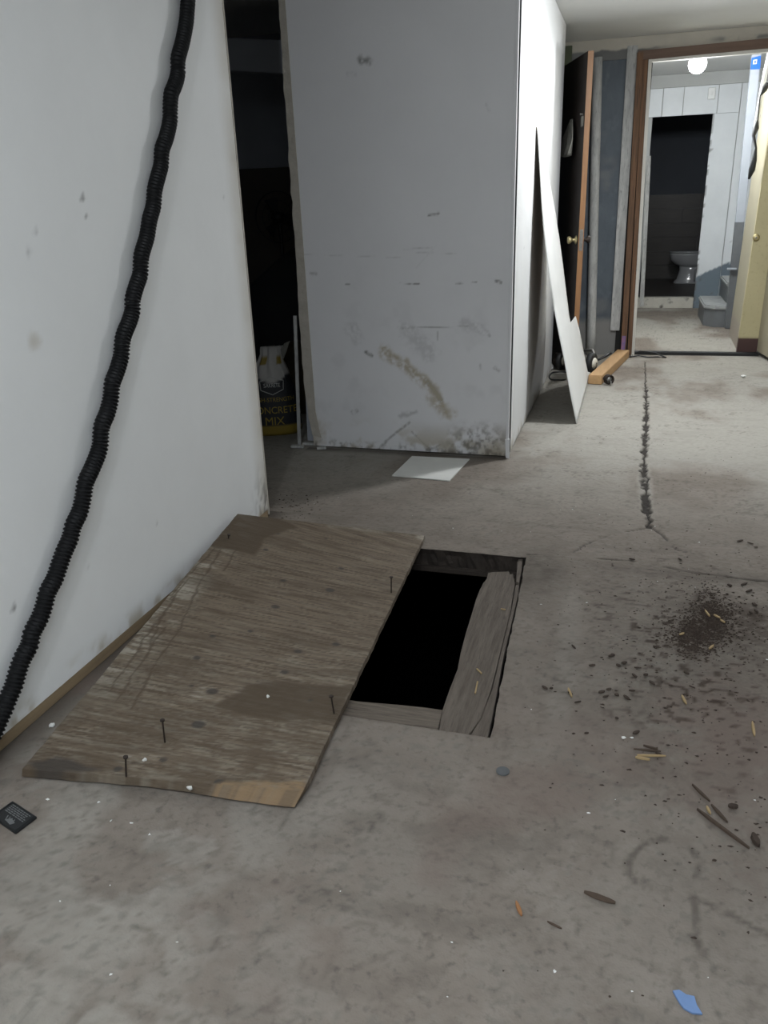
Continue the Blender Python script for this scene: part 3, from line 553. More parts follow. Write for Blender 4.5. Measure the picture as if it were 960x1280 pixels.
def nail(b, h, r=.0022, hr_=.006):
    z0 = .032
    for _ in range(3): q = fl(*b, z0); z0 = plyz(q[0], q[1])
    tp = py(*h, q[1] + .0); bm = bmesh.new(); q = np.array([q[0], q[1], z0 - .01])
    d = nrm(tp - q); tube(bm, [q, tp], r, 8); tube(bm, [tp, tp + d * .003], hr_, 10); obj('nail', bm, 'steel_dark', ply)
for b, h in (((206, 928), (203, 901)), ((157, 970), (157, 947)), ((418, 892), (414, 871)), ((489, 741), (489, 722)), ((285, 676), (286, 669))): nail(b, h)
for x, y in ((180, 950), (335, 874), (237, 984), (203, 905)):
    if (x, y) == (203, 905): continue
    q = fl(x, y, .033); bm = bmesh.new(); z0 = plyz(q[0], q[1])
    vs = [bm.verts.new((q[0] + .007 * math.cos(a) * random.uniform(.4, 1.1), q[1] + .006 * math.sin(a) * random.uniform(.5, 1), z0 + .0012 + random.uniform(0, .004))) for a in np.linspace(0, 6.28, 8)[:-1]]
    r = bmesh.ops.extrude_face_region(bm, geom=[bm.faces.new(vs)]); [setattr(e, 'co', e.co - Vector((0, 0, .004))) for e in r['geom'] if isinstance(e, bmesh.types.BMVert)]
    obj('paint_flake', bm, 'paper', ply)

# ---- old planks framing the hatch
fr = thing('hatch_frame', 'old grey plank frame round the open hatch in the concrete floor', 'hatch', (-.35, 2.1, -.03))
def plank(outline, z, thick, m, n=3):
    bm = bmesh.new(); prism(bm, [(x, y, z + random.uniform(-.0015, .0015)) for x, y in outline], (0, 0, -thick))
    bmesh.ops.bevel(bm, geom=[e for e in bm.edges if all(abs(v_.co.z - z) < .01 for v_ in e.verts)], offset=.002, segments=1, affect='EDGES')
    obj('plank', bm, m, fr)
zp = -.012
o = [tuple(fl(x, y, zp)[:2]) for x, y in ((548.5, 913.5), (553, 888), (562, 862), (572, 837), (576, 815), (582, 793), (590, 767), (595, 750), (600, 737), (603, 733), (604, 728), (610, 722), (608, 725), (610, 716), (616, 714.5), (628, 715), (636, 714), (637, 719), (641, 716), (643.5, 729), (638, 764), (629, 800), (614, 862), (601, 898), (585.5, 919.5))]
plank(o, zp, .035, 'old_plank')
o = [tuple(fl(x, y, zp - .003)[:2]) for x, y in ((586.5, 919.8), (602, 898.5), (615, 862.5), (630, 800.5), (639, 764.5), (644.5, 731), (649, 731), (648, 742), (638, 785), (628.5, 825), (619, 878), (610, 922.3))]
plank(o, zp - .003, .03, 'old_plank')
o = [tuple(fl(x, y, zp)[:2]) for x, y in ((645, 727), (646.5, 702), (648, 699), (653.5, 698), (652, 712), (649, 728))]
plank(o, zp, .03, 'splinter' if False else 'old_plank')
o = [tuple(fl(x, y, zp - .006)[:2]) for x, y in ((380, 894), (400, 868), (447, 877), (500, 881), (530, 884), (554, 887.5), (547.5, 912), (500, 904), (440, 897))]
plank(o, zp - .006, .04, 'old_plank_cross')
bm = bmesh.new(); box(bm, (HX0 + .004, HY0 + .004, -.102), (-.40, HY0 + .03, -.055)); obj('plank', bm, 'old_plank_cross', fr)
bm = bmesh.new(); box(bm, (-.412, HY0 + .03, -.10), (-.30, HY1 - .08, -.052)); obj('joist', bm, 'old_plank', fr)
bm = bmesh.new(); beam(bm, (HX0, HY1 + .006, -.088), (-.30, HY1 + .004, -.086), .025, .022, bev=.003, jit=.004); obj('ledge', bm, 'concrete_side', fr)

# ---- thin white tile offcut on the floor by the closet wall
bm = bmesh.new(); prism(bm, [fl(490, 594, .006), fl(562, 600.5, .006), fl(587, 573.5, .006), fl(515, 570, .012)], (0, 0, -.005))
tag(obj('tile_offcut', bm, 'paper'), 'flat pale grey tile offcut lying on the floor at the closet wall', 'tile')

# ---- white hardboard offcut leaning on the closet's side wall
prf = sorted([(1.592, -.545), (1.267, -.512), (1.076, -.488), (.649, -.417), (.367, -.346), (0.0, -.258)])
XH = lambda z: np.interp(z, [a for a, b in prf], [b for a, b in prf])
def onboard(x, y):
    Xc = -.4
    for _ in range(30): p = px(x, y, Xc); Xc = .5 * Xc + .5 * float(XH(np.clip(p[2], 0, 1.6)))
    return px(x, y, Xc)
near = [(720, 530), (713, 496), (705, 452), (698, 418), (692, 387), (687, 355), (682.5, 318), (679, 287), (677, 262), (675.5, 236), (673.5, 200), (671, 157)]
far = [(737, 481), (734, 466), (729, 442), (724, 415), (718, 393), (711, 397), (707, 367), (702.5, 330), (698, 297), (694, 270), (688, 238), (680, 195), (672.5, 158)]
bm = bmesh.new()
A = [onboard(*p) for p in near]; B = [onboard(*p) for p in far]
A[0][2] = .002; B[0][2] = .002
def resamp(L, zs):
    L = np.array(L); return L
zN = np.array([a[2] for a in A]); yN = np.array([a[1] for a in A]); zFr = np.array([b[2] for b in B]); yFr = np.array([b[1] for b in B])
zg = np.unique(np.round(np.concatenate([np.linspace(.002, zN.max(), 60), zFr[4:6]]), 4)); rows = []
# far outline keeps its notch: below the notch the board is deeper
kn = 4
for z in zg:
    yn = np.interp(z, zN, yN)
    if z <= zFr[kn]: yf = np.interp(z, zFr[:kn + 1], yFr[:kn + 1])
    else: yf = np.interp(z, zFr[kn + 1:], yFr[kn + 1:])
    rows.append((z, yn, max(yf, yn + .004)))
HBt = .0045; fr_, bk_ = [], []
for z, a, b in rows:
    x = float(XH(z)); ys = np.linspace(a, b, 12)
    fr_.append([bm.verts.new((x + HBt + .0015, yy, z)) for yy in ys]); bk_.append([bm.verts.new((x + .0015, yy, z)) for yy in ys])
for i in range(len(rows) - 1):
    for k in range(11):
        bm.faces.new((fr_[i][k], fr_[i][k + 1], fr_[i + 1][k + 1], fr_[i + 1][k])); f = bm.faces.new((bk_[i][k + 1], bk_[i][k], bk_[i + 1][k], bk_[i + 1][k + 1])); f.material_index = 1
    for k, fl_ in ((0, 0), (11, 1)): bm.faces.new((fr_[i][k], fr_[i + 1][k], bk_[i + 1][k], bk_[i][k]) if not fl_ else (fr_[i + 1][k], fr_[i][k], bk_[i][k], bk_[i + 1][k]))
for r0, r1 in ((fr_[0], bk_[0]), (bk_[-1], fr_[-1])):
    for k in range(11): bm.faces.new((r0[k + 1], r0[k], r1[k], r1[k + 1]))
tag(obj('hardboard_offcut', bm, ['hardboard', 'hardboard_back'], None, True), 'tall tapering white hardboard offcut leaning on the side wall', 'board')

# ---- open dark door, seen nearly edge on
d1 = bpy.data.objects.new('door_1', None); COL.objects.link(d1); struct(d1)
e0 = np.array([-.350, 6.02]); e1 = np.array([-.600, 6.755]); dv = nrm(e1 - e0); dn = np.array([dv[1], -dv[0]])
def dbox(bm, t0, t1, n0, n1, z0, z1):
    c = [e0 + dv * a + dn * b for a, b in ((t0, n0), (t1, n0), (t1, n1), (t0, n1))]; prism(bm, [(*q, z0) for q in c], (0, 0, z1 - z0))
bm = bmesh.new(); dbox(bm, .006, .76, -.036, 0, .012, 2.105); obj('leaf', bm, 'black_door', d1)
bm = bmesh.new(); dbox(bm, .0, .006, -.036, 0, .012, 2.105); obj('edge_strip', bm, 'orange_wood', d1)
zk = py(734, 300, 6.02)[2]
bm = bmesh.new(); dbox(bm, -.0015, .0, -.030, -.006, zk - .07, zk + .07); obj('latch_plate', bm, 'metal', d1)
for sgn in (1, -1):
    q = e0 + dv * .06 + dn * (0 if sgn > 0 else -.036); bm = bmesh.new()
    tube(bm, [(*(q + dn * sgn * d), zk) for d in (0, .006, .012, .03, .045, .058, .062)], [.03, .028, .011, .012, .026, .024, .012], 16); obj('knob', bm, 'brass' if sgn < 0 else 'steel_dark', d1, True)
# rag hooked on the door's dark face, with a paper tag near its edge
q = e0 + dv * .30 - dn * .036
z1 = py(715, 150, 6.35)[2]; z0 = py(712, 197, 6.35)[2]
bm = bmesh.new(); g = []
for i in range(14):
    row = []
    for j in range(9):
        t_ = i / 13; w_ = .06 + .30 * min(1, t_ * 1.7) - .15 * max(0, t_ - .7); c = q + dv * ((j / 8 - .5) * w_ + .03 * t_) - dn * (.014 + .05 * (.5 + .5 * math.sin(j * 1.9 + t_ * 2)) * t_)
        row.append(bm.verts.new((*c, z1 + (z0 - z1) * t_ * (1 - .12 * abs(j / 8 - .4)))))
    g.append(row)
for i in range(13):
    for j in range(8): bm.faces.new((g[i][j], g[i][j + 1], g[i + 1][j + 1], g[i + 1][j]))
o = tag(obj('hanging_rag', bm, 'cloth', None, True), 'grey rag hanging on the dark face of the open door', 'rag'); sd = o.modifiers.new('thick', 'SOLIDIFY'); sd.thickness = .003
q = e0 + dv * .05 - dn * .036; bm = bmesh.new(); zz0 = py(729, 158, 6.05)[2]; zz1 = py(730, 145, 6.05)[2]
c = [q + dv * a - dn * b for a, b in ((-.025, .001), (.03, .001), (.03, .004), (-.025, .004))]; prism(bm, [(*k_, zz0) for k_ in c], (0, 0, zz1 - zz0)); obj('sticker', bm, 'cloth', d1)
bm = bmesh.new(); tube(bm, [(*(q - dn * d), zz1 + .012) for d in (0, .012, .02)], [.006, .005, .008], 8); obj('hook', bm, 'metal', d1)

# ---- wheeled trolley behind the hardboard, timber, wire coil
tr = thing('trolley_axle', 'small two wheeled trolley axle on the floor behind the white hardboard offcut', 'trolley', (-.3, 6.2, 0))
def wheel(c, axis, r, wd, hubm='hub'):
    c = np.array(c); axis = nrm(np.array(axis)); bm = bmesh.new()
    tube(bm, [c + axis * a for a in (-wd / 2, -wd / 2, -wd * .35, wd * .35, wd / 2, wd / 2)], [r * .55, r * .86, r, r, r * .86, r * .55], 28); ty = obj('wheel', bm, 'tyre', tr, True); ty_ = ty
    bm = bmesh.new(); tube(bm, [c + axis * a for a in (-wd * .55, -wd * .55, wd * .55, wd * .8, wd * .85)], [r * .2, r * .54, r * .54, r * .4, .004], 20); obj('hub', bm, hubm, ty, True)
    bm = bmesh.new(); tube(bm, [c + axis * a for a in (wd * .85, wd * 1.05)], r * .1, 8); obj('axle_nut', bm, 'metal', ty)
ax = nrm(np.array([.92, -.35, 0.])); wc = py(739, 457, 6.16); wc[2] = .075
wheel(wc, ax, .075, .045); wc2 = py(702, 462, 6.26); wc2[2] = .07; wheel(wc2, (.8, -.4, 0), .07, .035)
bm = bmesh.new(); tube(bm, [wc, wc2], .009, 8); obj('axle', bm, 'metal', tr)
bm = bmesh.new(); tube(bm, [wc + (.02, .03, .06), wc + (.0, .06, .085), wc + (-.10, .10, .07)], .012, 8); obj('bracket', bm, 'metal', tr, True)
bm = bmesh.new(); tube(bm, [wc + (.05, .03, .02), wc + (.10, .10, .035), wc + (.13, .13, .055)], [.008, .010, .014], 10); obj('handle', bm, 'black', tr, True)
w0 = np.array([-.205, 5.76]); w1 = np.array([-.035, 6.80]); bm = bmesh.new(); beam(bm, (*w0, .034), (*w1, .034), .095, .064, bev=.003)
tag(obj('timber_length', bm, 'timber'), 'short length of orange brown timber lying by the door frame', 'timber')
cc = fl(751, 477) + (0.045, -.09, .038); rl = thing('wire_coil', 'small round coil of dark wire beside the timber length', 'coil', (cc[0], cc[1], 0))
bm = bmesh.new(); ca = nrm(np.array([.55, -.8, 0.])); cu = np.array([0, 0, 1.]); cs = np.cross(ca, cu)
tube(bm, [cc + ca * (k / 200 * .035) + (cu * math.sin(k * .21) + cs * math.cos(k * .21)) * (.033 - .008 * (k % 60) / 60) for k in range(200)], .0035, 6); obj('winding', bm, 'steel_dark', rl, True)
bm = bmesh.new(); tube(bm, [cc + ca * .0, cc + ca * .03], .020, 14); obj('core', bm, 'metal', rl, True)
bm = bmesh.new(); tube(bm, [cc + ca * .03, cc + ca * .05 - cu * .01, cc + ca * .06 - cu * .033 + cs * .01], .004, 6); obj('wire_end', bm, 'metal', rl, True)
# rubble heap in the corner behind the board
for i, (x, y, r, m, lb) in enumerate(((699, 449, .06, 'concrete_side', 'dark lump of rubble at the foot of the alcove behind the hardboard'), (687, 456, .03, 'greywhite', 'pale plaster lump at the far corner of the side wall'))):
    p = py(x, y, 6.38 if r > .05 else 6.24); bm = bmesh.new(); bmesh.ops.create_icosphere(bm, subdivisions=2, radius=r)
    for v_ in bm.verts: v_.co *= random.uniform(.75, 1.15); v_.co.z *= .9
    mz = min(v_.co.z for v_ in bm.verts)
    for v_ in bm.verts: v_.co += Vector((p[0], p[1], -mz + .002))
    tag(obj('rubble_lump', bm, m), lb, 'rubble')
bm = bmesh.new(); p = fl(699, 471); pts = [p + (math.cos(a) * .07, math.sin(a) * .16, .007 + .004 * math.sin(3 * a)) for a in np.linspace(0, 5.6, 24)]; tube(bm, pts, .006, 6)
tag(obj('rubber_strip', bm, 'black', None, True), 'loop of black rubber strip on the floor behind the hardboard', 'strip')
# cables lying at the doorway's left foot
bm = bmesh.new(); a = fl(790, 447); tube(bm, [a + (-.02, -.02, .007), a + (.05, .03, .012), a + (.12, -.02, .009), a + (.2, .02, .007), a + (.26, .0, .006), a + (.18, .06, .03), a + (.06, .08, .04), a + (-.0, .06, .008)], .0055, 6)
tag(obj('loose_cable', bm, 'black', None, True), 'tangle of dark cable at the left foot of the doorway', 'cable')

# ---- next room: post, label, steps, bulb, switch, conduit, toilet
pst = thing('metal_post', 'tall pale grey metal post with blue label beside the steps', 'post', (.915, 8.44, 0))
a = np.array([.915, 8.44, .002]); b = py(943.5, 88, 8.44)
bm = bmesh.new(); beam(bm, a, b + nrm(b - a) * .12, .075, .06, up=(0, 1, 0), bev=.004); obj('shaft', bm, 'galv', pst)
bm = bmesh.new(); beam(bm, a + (b - a) * .0, a + (b - a) * .44, .078, .063, up=(0, 1, 0), bev=.004); obj('painted_foot', bm, 'step', pst)
bm = bmesh.new(); c = py(945, 85, 8.405); prism(bm, [py(x, y, 8.407) for x, y in ((939.5, 72.5), (951, 69.5), (950, 86.5), (938, 87))], (0, -.004, 0)); lab = obj('label', bm, 'blue_label', pst)
bm = bmesh.new(); prism(bm, [py(x, y, 8.402) for x, y in ((941.5, 75), (946.5, 74), (946, 80), (941, 80.5))], (0, -.002, 0)); obj('label_square', bm, 'white_print', lab)
bm = bmesh.new(); prism(bm, [py(x, y, 8.40) for x, y in ((943, 76.3), (945, 76), (944.8, 78.6), (942.8, 78.8))], (0, -.0015, 0)); obj('label_emblem', bm, 'blue_label', lab)
bm = bmesh.new(); p = py(913, 336, 8.40); box(bm, (p[0] - .03, 8.37, p[2] - .008), (p[0] + .05, 8.408, p[2] + .008), .002); obj('bracket', bm, 'galv', pst)
st = thing('concrete_steps', 'grey painted steps with worn treads rising beside the bathroom door', 'steps', (1.0, 8.9, 0))
def step(x0, x1, y0, y1, z0, z1, nose=.04, cut=.09):
    o_ = [(x0 + cut, y0), (x1, y0), (x1, y1), (x0, y1), (x0, y0 + cut * 1.3)]
    bm = bmesh.new(); prism(bm, [(*q, z0) for q in o_], (0, 0, z1 - z0 - nose)); obj('riser', bm, 'step', st)
    bm = bmesh.new(); prism(bm, [(x - (.015 if x < x0 + .1 else 0), y - (.015 if y < y0 + .12 else 0), z1 - nose) for x, y in o_], (0, 0, nose)); bmesh.ops.bevel(bm, geom=bm.edges[:], offset=.012, segments=2, affect='EDGES'); obj('tread', bm, 'step_top', st)
step(.69, 1.5, 8.50, 9.35, .002, .205)
step(.89, 1.55, 8.62, 9.45, .207, .40)
# bare globe bulb in the next room
gb = thing('globe_bulb', 'glowing round bulb hanging just beyond the doorway header', 'bulb', (_b[0], _b[1], _b[2]))
bm = bmesh.new(); bmesh.ops.create_uvsphere(bm, u_segments=24, v_segments=14, radius=.068); [setattr(v_, 'co', v_.co + Vector(_b)) for v_ in bm.verts]; go = obj('globe', bm, 'lamp_glow', gb, True)
bm = bmesh.new(); tube(bm, [(_b[0], _b[1], _b[2] + .06), (_b[0], _b[1], _b[2] + .11), (_b[0], _b[1], C2 - .02), (_b[0], _b[1], C2 - .002)], [.022, .024, .024, .05], 16); obj('holder', bm, 'white_plastic', gb, True)
L_BULB.parent = gb; L_BULB.location = (0, 0, -.12)
# ceiling lamp of the near room (above the frame), and an added fill fitting behind the camera
cl = thing('ceiling_lamp', 'round flush ceiling lamp above the floor crack', 'lamp', (.24, 4.75, CEIL))
bm = bmesh.new(); tube(bm, [(.24, 4.75, CEIL - .002), (.24, 4.75, CEIL - .03), (.24, 4.75, CEIL - .036)], [.085, .085, .06], 28); obj('housing', bm, 'white_plastic', cl, True)
L_HALL.parent = cl; L_HALL.location = (0, 0, -.042); L_CEIL_FILL.parent = cl; L_CEIL_FILL.location = (0, 0, -.15)
tf = thing('rear_fill_fitting', 'added unseen white fill light above the near floor', 'lamp', (.20, -.50, CEIL))
bm = bmesh.new(); box(bm, (.07, -1.17, CEIL - .05), (.33, .17, CEIL - .002), .006); obj('housing', bm, 'white_plastic', tf)
L_REAR_FILL.parent = tf; L_REAR_FILL.location = (0, 0, -.056)
rb = thing('rear_bulb', 'bare bulb hanging behind the camera', 'bulb', (-.42, -.40, 2.06))
bm = bmesh.new(); tube(bm, [(-.42, -.40, 2.11), (-.42, -.40, 2.2), (-.42, -.40, CEIL - .002)], [.02, .02, .012], 12); obj('holder', bm, 'white_plastic', rb, True)
L_REAR.parent = rb; L_REAR.location = (0, 0, 0)
# light switch cover on the panelled wall
sw = thing('wall_switch', 'small white switch box on the panelled wall above the dark opening', 'switch', py(889.5, 117, Y2 - .01))
p = py(889.5, 117, Y2 - .006); bm = bmesh.new(); box(bm, p + (-.036, -.03, -.055), p + (.036, .0, .055), .006); obj('plate', bm, 'white_plastic', sw)
bm = bmesh.new(); box(bm, p + (-.007, -.04, -.014), p + (.007, -.028, .014), .002); obj('toggle', bm, 'white_plastic', sw)
# white conduit and dark cable bits over the cream wall end
bm = bmesh.new(); tube(bm, [py(966, 48, 7.3), py(957, 90, 7.3), py(950, 128, 7.3), py(944, 162, 7.3)], .017, 12)
tag(obj('white_conduit', bm, 'white_plastic', None, True), 'slanting white conduit above the cream wall end', 'pipe')
bm = bmesh.new(); tube(bm, [py(960, 104, 7.2), py(955, 112, 7.2), py(950, 120, 7.2), py(947, 150, 7.2), py(945, 160, 7.18), py(942, 170, 7.16), py(945, 185, 7.12), py(943, 200, 7.12), py(940, 212, 7.12), py(936, 224, 7.12)], [.018, .022, .006, .006, .022, .012, .008, .018, .024, .008], 8)
tag(obj('dark_cable', bm, 'black', None, True), 'dark cable hanging down behind the edge of the cream wall end', 'cable')
# toilet
TY = 11.80; tz = .097
to = thing('toilet', 'white porcelain toilet side on in the dark bathroom', 'toilet', (.70, TY, tz))
bm = bmesh.new(); loft(bm, [(tz, .74, TY, .225, .115, 2.6), (tz + .02, .74, TY, .22, .11, 2.6), (tz + .05, .74, TY, .185, .095, 2.4), (tz + .17, .745, TY, .165, .085, 2.3), (tz + .235, .74, TY, .17, .095, 2.2)]); obj('pedestal', bm, 'porcelain', to, True)
bm = bmesh.new(); loft(bm, [(tz + .215, .72, TY, .14, .10, 2.1), (tz + .245, .70, TY, .19, .125, 2.1), (tz + .30, .69, TY, .235, .16, 2.1), (tz + .36, .69, TY, .252, .178, 2.1), (tz + .385, .69, TY, .255, .182, 2.1)]); obj('bowl', bm, 'porcelain', to, True)
bm = bmesh.new(); loft(bm, [(tz + .389, .69, TY, .255, .185, 2.1), (tz + .402, .69, TY, .262, .188, 2.1), (tz + .408, .69, TY, .255, .183, 2.1)]); obj('seat', bm, 'porcelain', to, True)
bm = bmesh.new(); box(bm, (.93, TY - .22, tz + .36), (1.14, TY + .22, tz + .76), .02); obj('tank', bm, 'porcelain', to, True)
bm = bmesh.new(); box(bm, (.92, TY - .23, tz + .762), (1.15, TY + .23, tz + .80), .01); obj('tank_lid', bm, 'porcelain', to, True)
bm = bmesh.new(); tube(bm, [(.80, TY - .095, tz + .03), (.80, TY - .10, tz + .15), (.84, TY - .10, tz + .20), (.92, TY - .09, tz + .22), (1.0, TY - .05, tz + .33)], [.035, .04, .045, .05, .055], 14); obj('trapway', bm, 'porcelain', to, True)
bm = bmesh.new(); tube(bm, [(.91, TY - .09, tz + .02), (.91, TY - .09, tz + .14), (.95, TY - .08, tz + .15)], [.045, .045, .03], 14); obj('foot', bm, 'porcelain', to, True)

# ---- dark store seen through the gap
bag = thing('concrete_bag', 'upright black and yellow bag of concrete mix in the dark store', 'bag', (-1.95, 4.22, 0))
yaw = math.radians(24); bc = Vector((-1.96, 4.22, 0))
prof_b = [(0, .145, .10), (.02, .155, .112), (.10, .155, .115), (.20, .143, .11), (.28, .124, .10), (.34, .105, .085), (.39, .085, .065), (.43, .068, .05), (.46, .058, .04), (.485, .060, .025), (.50, .058, .012)]
zz_b = [a for a, _, _ in prof_b]
def bagpt(th_, z, off=0):
    rx = np.interp(z, zz_b, [b for _, b, _ in prof_b]) + off; ry = np.interp(z, zz_b, [c for _, _, c in prof_b]) + off
    c, s_ = math.cos(th_), math.sin(th_); pw = 2 / 2.6
    x = rx * math.copysign(abs(c) ** pw, c); y = ry * math.copysign(abs(s_) ** pw, s_)
    wr = .006 * math.sin(9 * th_ + 14 * z) * min(1, max(0, (z - .26) / .1)); x += wr; y += wr
    lean = .02 * max(0, z - .40) / .13
    p = Vector((x + lean, y, z)); p.rotate(Matrix.Rotation(yaw, 3, 'Z')); return bc + p
zs = np.concatenate([np.linspace(0.002, .34, 26), np.linspace(.35, .50, 16)]); ths = np.linspace(0, 2 * math.pi, 72, endpoint=False)
bm = bmesh.new(); rings = [[bm.verts.new(bagpt(a, z)) for a in ths] for z in zs]
for r0, r1 in zip(rings[:-1], rings[1:]):
    for k in range(72): bm.faces.new((r0[k], r0[(k + 1) % 72], r1[(k + 1) % 72], r1[k]))
bm.faces.new(rings[0][::-1]); bm.faces.new(rings[-1])
body = obj('sack', bm, 'bag', bag, True)
zv = np.repeat(zs, 72); av = np.tile(ths, len(zs))
setattrs(body.data, white=sst(.325, .335, zv + .02 * np.sin(av * 3)) * .9, yellow=np.maximum(sst(.054, .050, zv - .008 * np.cos(av + 1.57)), sst(.40, .41, zv) * sst(.455, .445, zv) * (np.sin(av * 5) > .1)))
def lettering(txt, zc, h, m, wide=1.0, xoff=0):
    cu = bpy.data.curves.new('t', 'FONT'); cu.body = txt; cu.align_x = 'CENTER'; cu.size = 1; cu.offset = .0
    to_ = bpy.data.objects.new('t', cu); COL.objects.link(to_); dg = bpy.context.evaluated_depsgraph_get(); dg.update()
    me = bpy.data.meshes.new_from_object(to_.evaluated_get(dg)); bpy.data.objects.remove(to_)
    bm = bmesh.new(); bm.from_mesh(me)
    bmesh.ops.triangulate(bm, faces=bm.faces[:]); bmesh.ops.subdivide_edges(bm, edges=[e for e in bm.edges if e.calc_length() > .2], cuts=1)
    for v_ in bm.verts:
        xw = v_.co.x * h * 1.35 * wide + xoff; z = zc + (v_.co.y - .35) * h * 1.4
        rx = np.interp(z, zz_b, [b for _, b, _ in prof_b]); c = max(-.98, min(.98, xw / rx)); a = -math.acos(math.copysign(abs(c) ** 1.3, c))
        v_.co = bagpt(a, z, .0015)
    return obj('lettering', bm, m, body)
lettering('MIX', .092, .048, 'yellow'); lettering('CONCRETE', .155, .040, 'yellow', .95); lettering('HIGH-STRENGTH', .215, .024, 'yellow', .95); lettering('SAKRETE', .295, .022, 'white_print', .8)
bm = bmesh.new(); hx = [(0, .345), (.062, .318), (.062, .270), (0, .243), (-.062, .270), (-.062, .318), (0, .345)]
def flatpt(xw, z, off=.003):
    rx = np.interp(z, zz_b, [b for _, b, _ in prof_b]); c = max(-.98, min(.98, xw / rx)); return bagpt(-math.acos(math.copysign(abs(c) ** 1.3, c)), z, off)
pts = []
for (a, b), (c, d) in zip(hx[:-1], hx[1:]): pts += [flatpt(a + (c - a) * t_, b + (d - b) * t_) for t_ in np.linspace(0, 1, 6, endpoint=False)]
tube(bm, pts + pts[:1], .0022, 5); obj('emblem_outline', bm, 'white_print', body)
bm = bmesh.new(); pp0 = bagpt(-.5, .455)
prism(bm, [pp0 + Vector(q) for q in ((-.03, 0, -.015), (.01, -.005, -.03), (.035, -.005, .02), (.055, 0, .075), (.02, .004, .06), (-.01, 0, .02))], (0, .006, 0)); obj('tied_ear', bm, 'cloth', bag)
# other store contents
bm = bmesh.new(); a = fl(374.5, 556); beam(bm, (a[0], a[1], .003), (a[0] + .015, a[1] + .03, .70), .018, .008, up=(0, 1, 0)); tag(obj('trim_strip', bm, 'greywhite'), 'thin upright white strip leaning beside the concrete bag', 'strip')
bm = bmesh.new(); prism(bm, [(-1.695, 4.06, .003), (-1.652, 4.06, .003), (-1.640, 4.06, .62), (-1.682, 4.06, .62)], (0, .02, 0)); tag(obj('dark_board', bm, 'store_wall'), 'narrow dark blue board standing behind the torn wall edge', 'board')
bm = bmesh.new(); loft(bm, [(.002, -1.735, 4.75, .17, .12, 3), (.2, -1.735, 4.75, .18, .13, 3), (.40, -1.75, 4.75, .15, .10, 2.6), (.44, -1.75, 4.75, .10, .05, 2.4)]); o = tag(obj('cement_bag', bm, 'yellow_bag', None, True), 'dark yellow bag standing behind the concrete bag', 'bag'); o.location = (-.20, 0, 0)
# board across the back wall, beam, fan guard, tarp
bm = bmesh.new(); box(bm, (-3.1, 5.585, .02), (-1.72, 5.615, 1.49), .004); tag(obj('brown_panel', bm, 'brown_board'), 'dark brown panel against the back wall of the store', 'board')
bm = bmesh.new(); beam(bm, (-2.85, 4.9, 2.13), (-1.75, 4.7, 1.98), .18, .16, up=(0, 0, 1), bev=.004); o = tag(obj('sloping_beam', bm, 'store_wall'), 'dark sloping duct under the ceiling of the store', 'duct')
fg = thing('pedestal_fan', 'dark round fan cage standing in the store', 'fan', (-2.36, 5.40, 0))
fc = np.array([-2.36, 5.40, 1.17]); bm = bmesh.new()
for r_ in (.165, .11, .06): tube(bm, [fc + (math.cos(a) * r_, -.03 * (1 - r_ / .165), math.sin(a) * r_) for a in np.linspace(0, 2 * math.pi, 40)], .004 if r_ > .15 else .002, 6)
for k in range(18): a = k * math.pi / 9; tube(bm, [fc + (math.cos(a) * r_, -.03 * (1 - r_ / .165), math.sin(a) * r_) for r_ in (.02, .08, .165)], .0014, 5)
obj('guard', bm, 'black', fg, True)
bm = bmesh.new(); tube(bm, [fc + (0, -.035, 0), fc + (0, .05, 0)], .035, 16); obj('motor', bm, 'black', fg, True)
bm = bmesh.new()
for k in range(3):
    a0 = k * 2.094; prism(bm, [fc + (math.cos(a0 + da) * r_, .012 + yy, math.sin(a0 + da) * r_) for da, r_, yy in ((-.2, .03, 0), (-.5, .13, .012), (.2, .145, -.008), (.3, .03, 0))], (0, .003, 0))
obj('blades', bm, 'black', fg)
bm = bmesh.new(); tube(bm, [fc + (0, .03, -.03), (fc[0], fc[1] + .03, .03)], .012, 10); obj('pole', bm, 'black', fg); bm = bmesh.new(); tube(bm, [(fc[0], fc[1] + .03, .002), (fc[0], fc[1] + .03, .03)], [.15, .13], 24); obj('base', bm, 'black', fg)
bm = bmesh.new(); g = []
for i in range(26):
    row = []
    for j in range(20):
        u_, v_ = i / 25, j / 19; x = -2.95 + 1.16 * u_; y = 4.97 + .22 * v_
        hgt = (.62 + .38 * sst(.15, .85, u_)) * (1 - abs(v_ - .55) ** 2.2 * 2.2) ; hgt = max(.002, hgt + .05 * (fbm(np.array(x), np.array(y), 7, 170) - .5))
        if i in (0, 25) or j in (0, 19): hgt = .002
        row.append(bm.verts.new((x, y, hgt)))
    g.append(row)
for i in range(25):
    for j in range(19): bm.faces.new((g[i][j], g[i + 1][j], g[i + 1][j + 1], g[i][j + 1]))
o = obj('tarpaulin', bm, 'tarp', None, True); o.location = (-.02, .0, 0); tag(o, 'black tarpaulin draped over stored goods behind the bags', 'tarpaulin')
# scraps at the foot of the broken wall corner
for i, (x, y, lx, ly, rz, lb) in enumerate(((372, 560, .07, .03, .1, 'flat grey wood scrap left of the broken wall corner'), (388, 556.5, .08, .03, -.05, 'pale wood scrap touching the broken wall corner'), (402, 562, .05, .02, .4, 'small plaster scrap in front of the broken wall corner'))):
    p = fl(x, y); bm = bmesh.new(); box(bm, (-lx / 2, -ly / 2, .003), (lx / 2, ly / 2, .016), .002); o = obj('wood_scrap', bm, 'greywhite'); o.location = (p[0], p[1], 0); o.rotation_euler = (0, 0, rz); tag(o, lb, 'scrap')

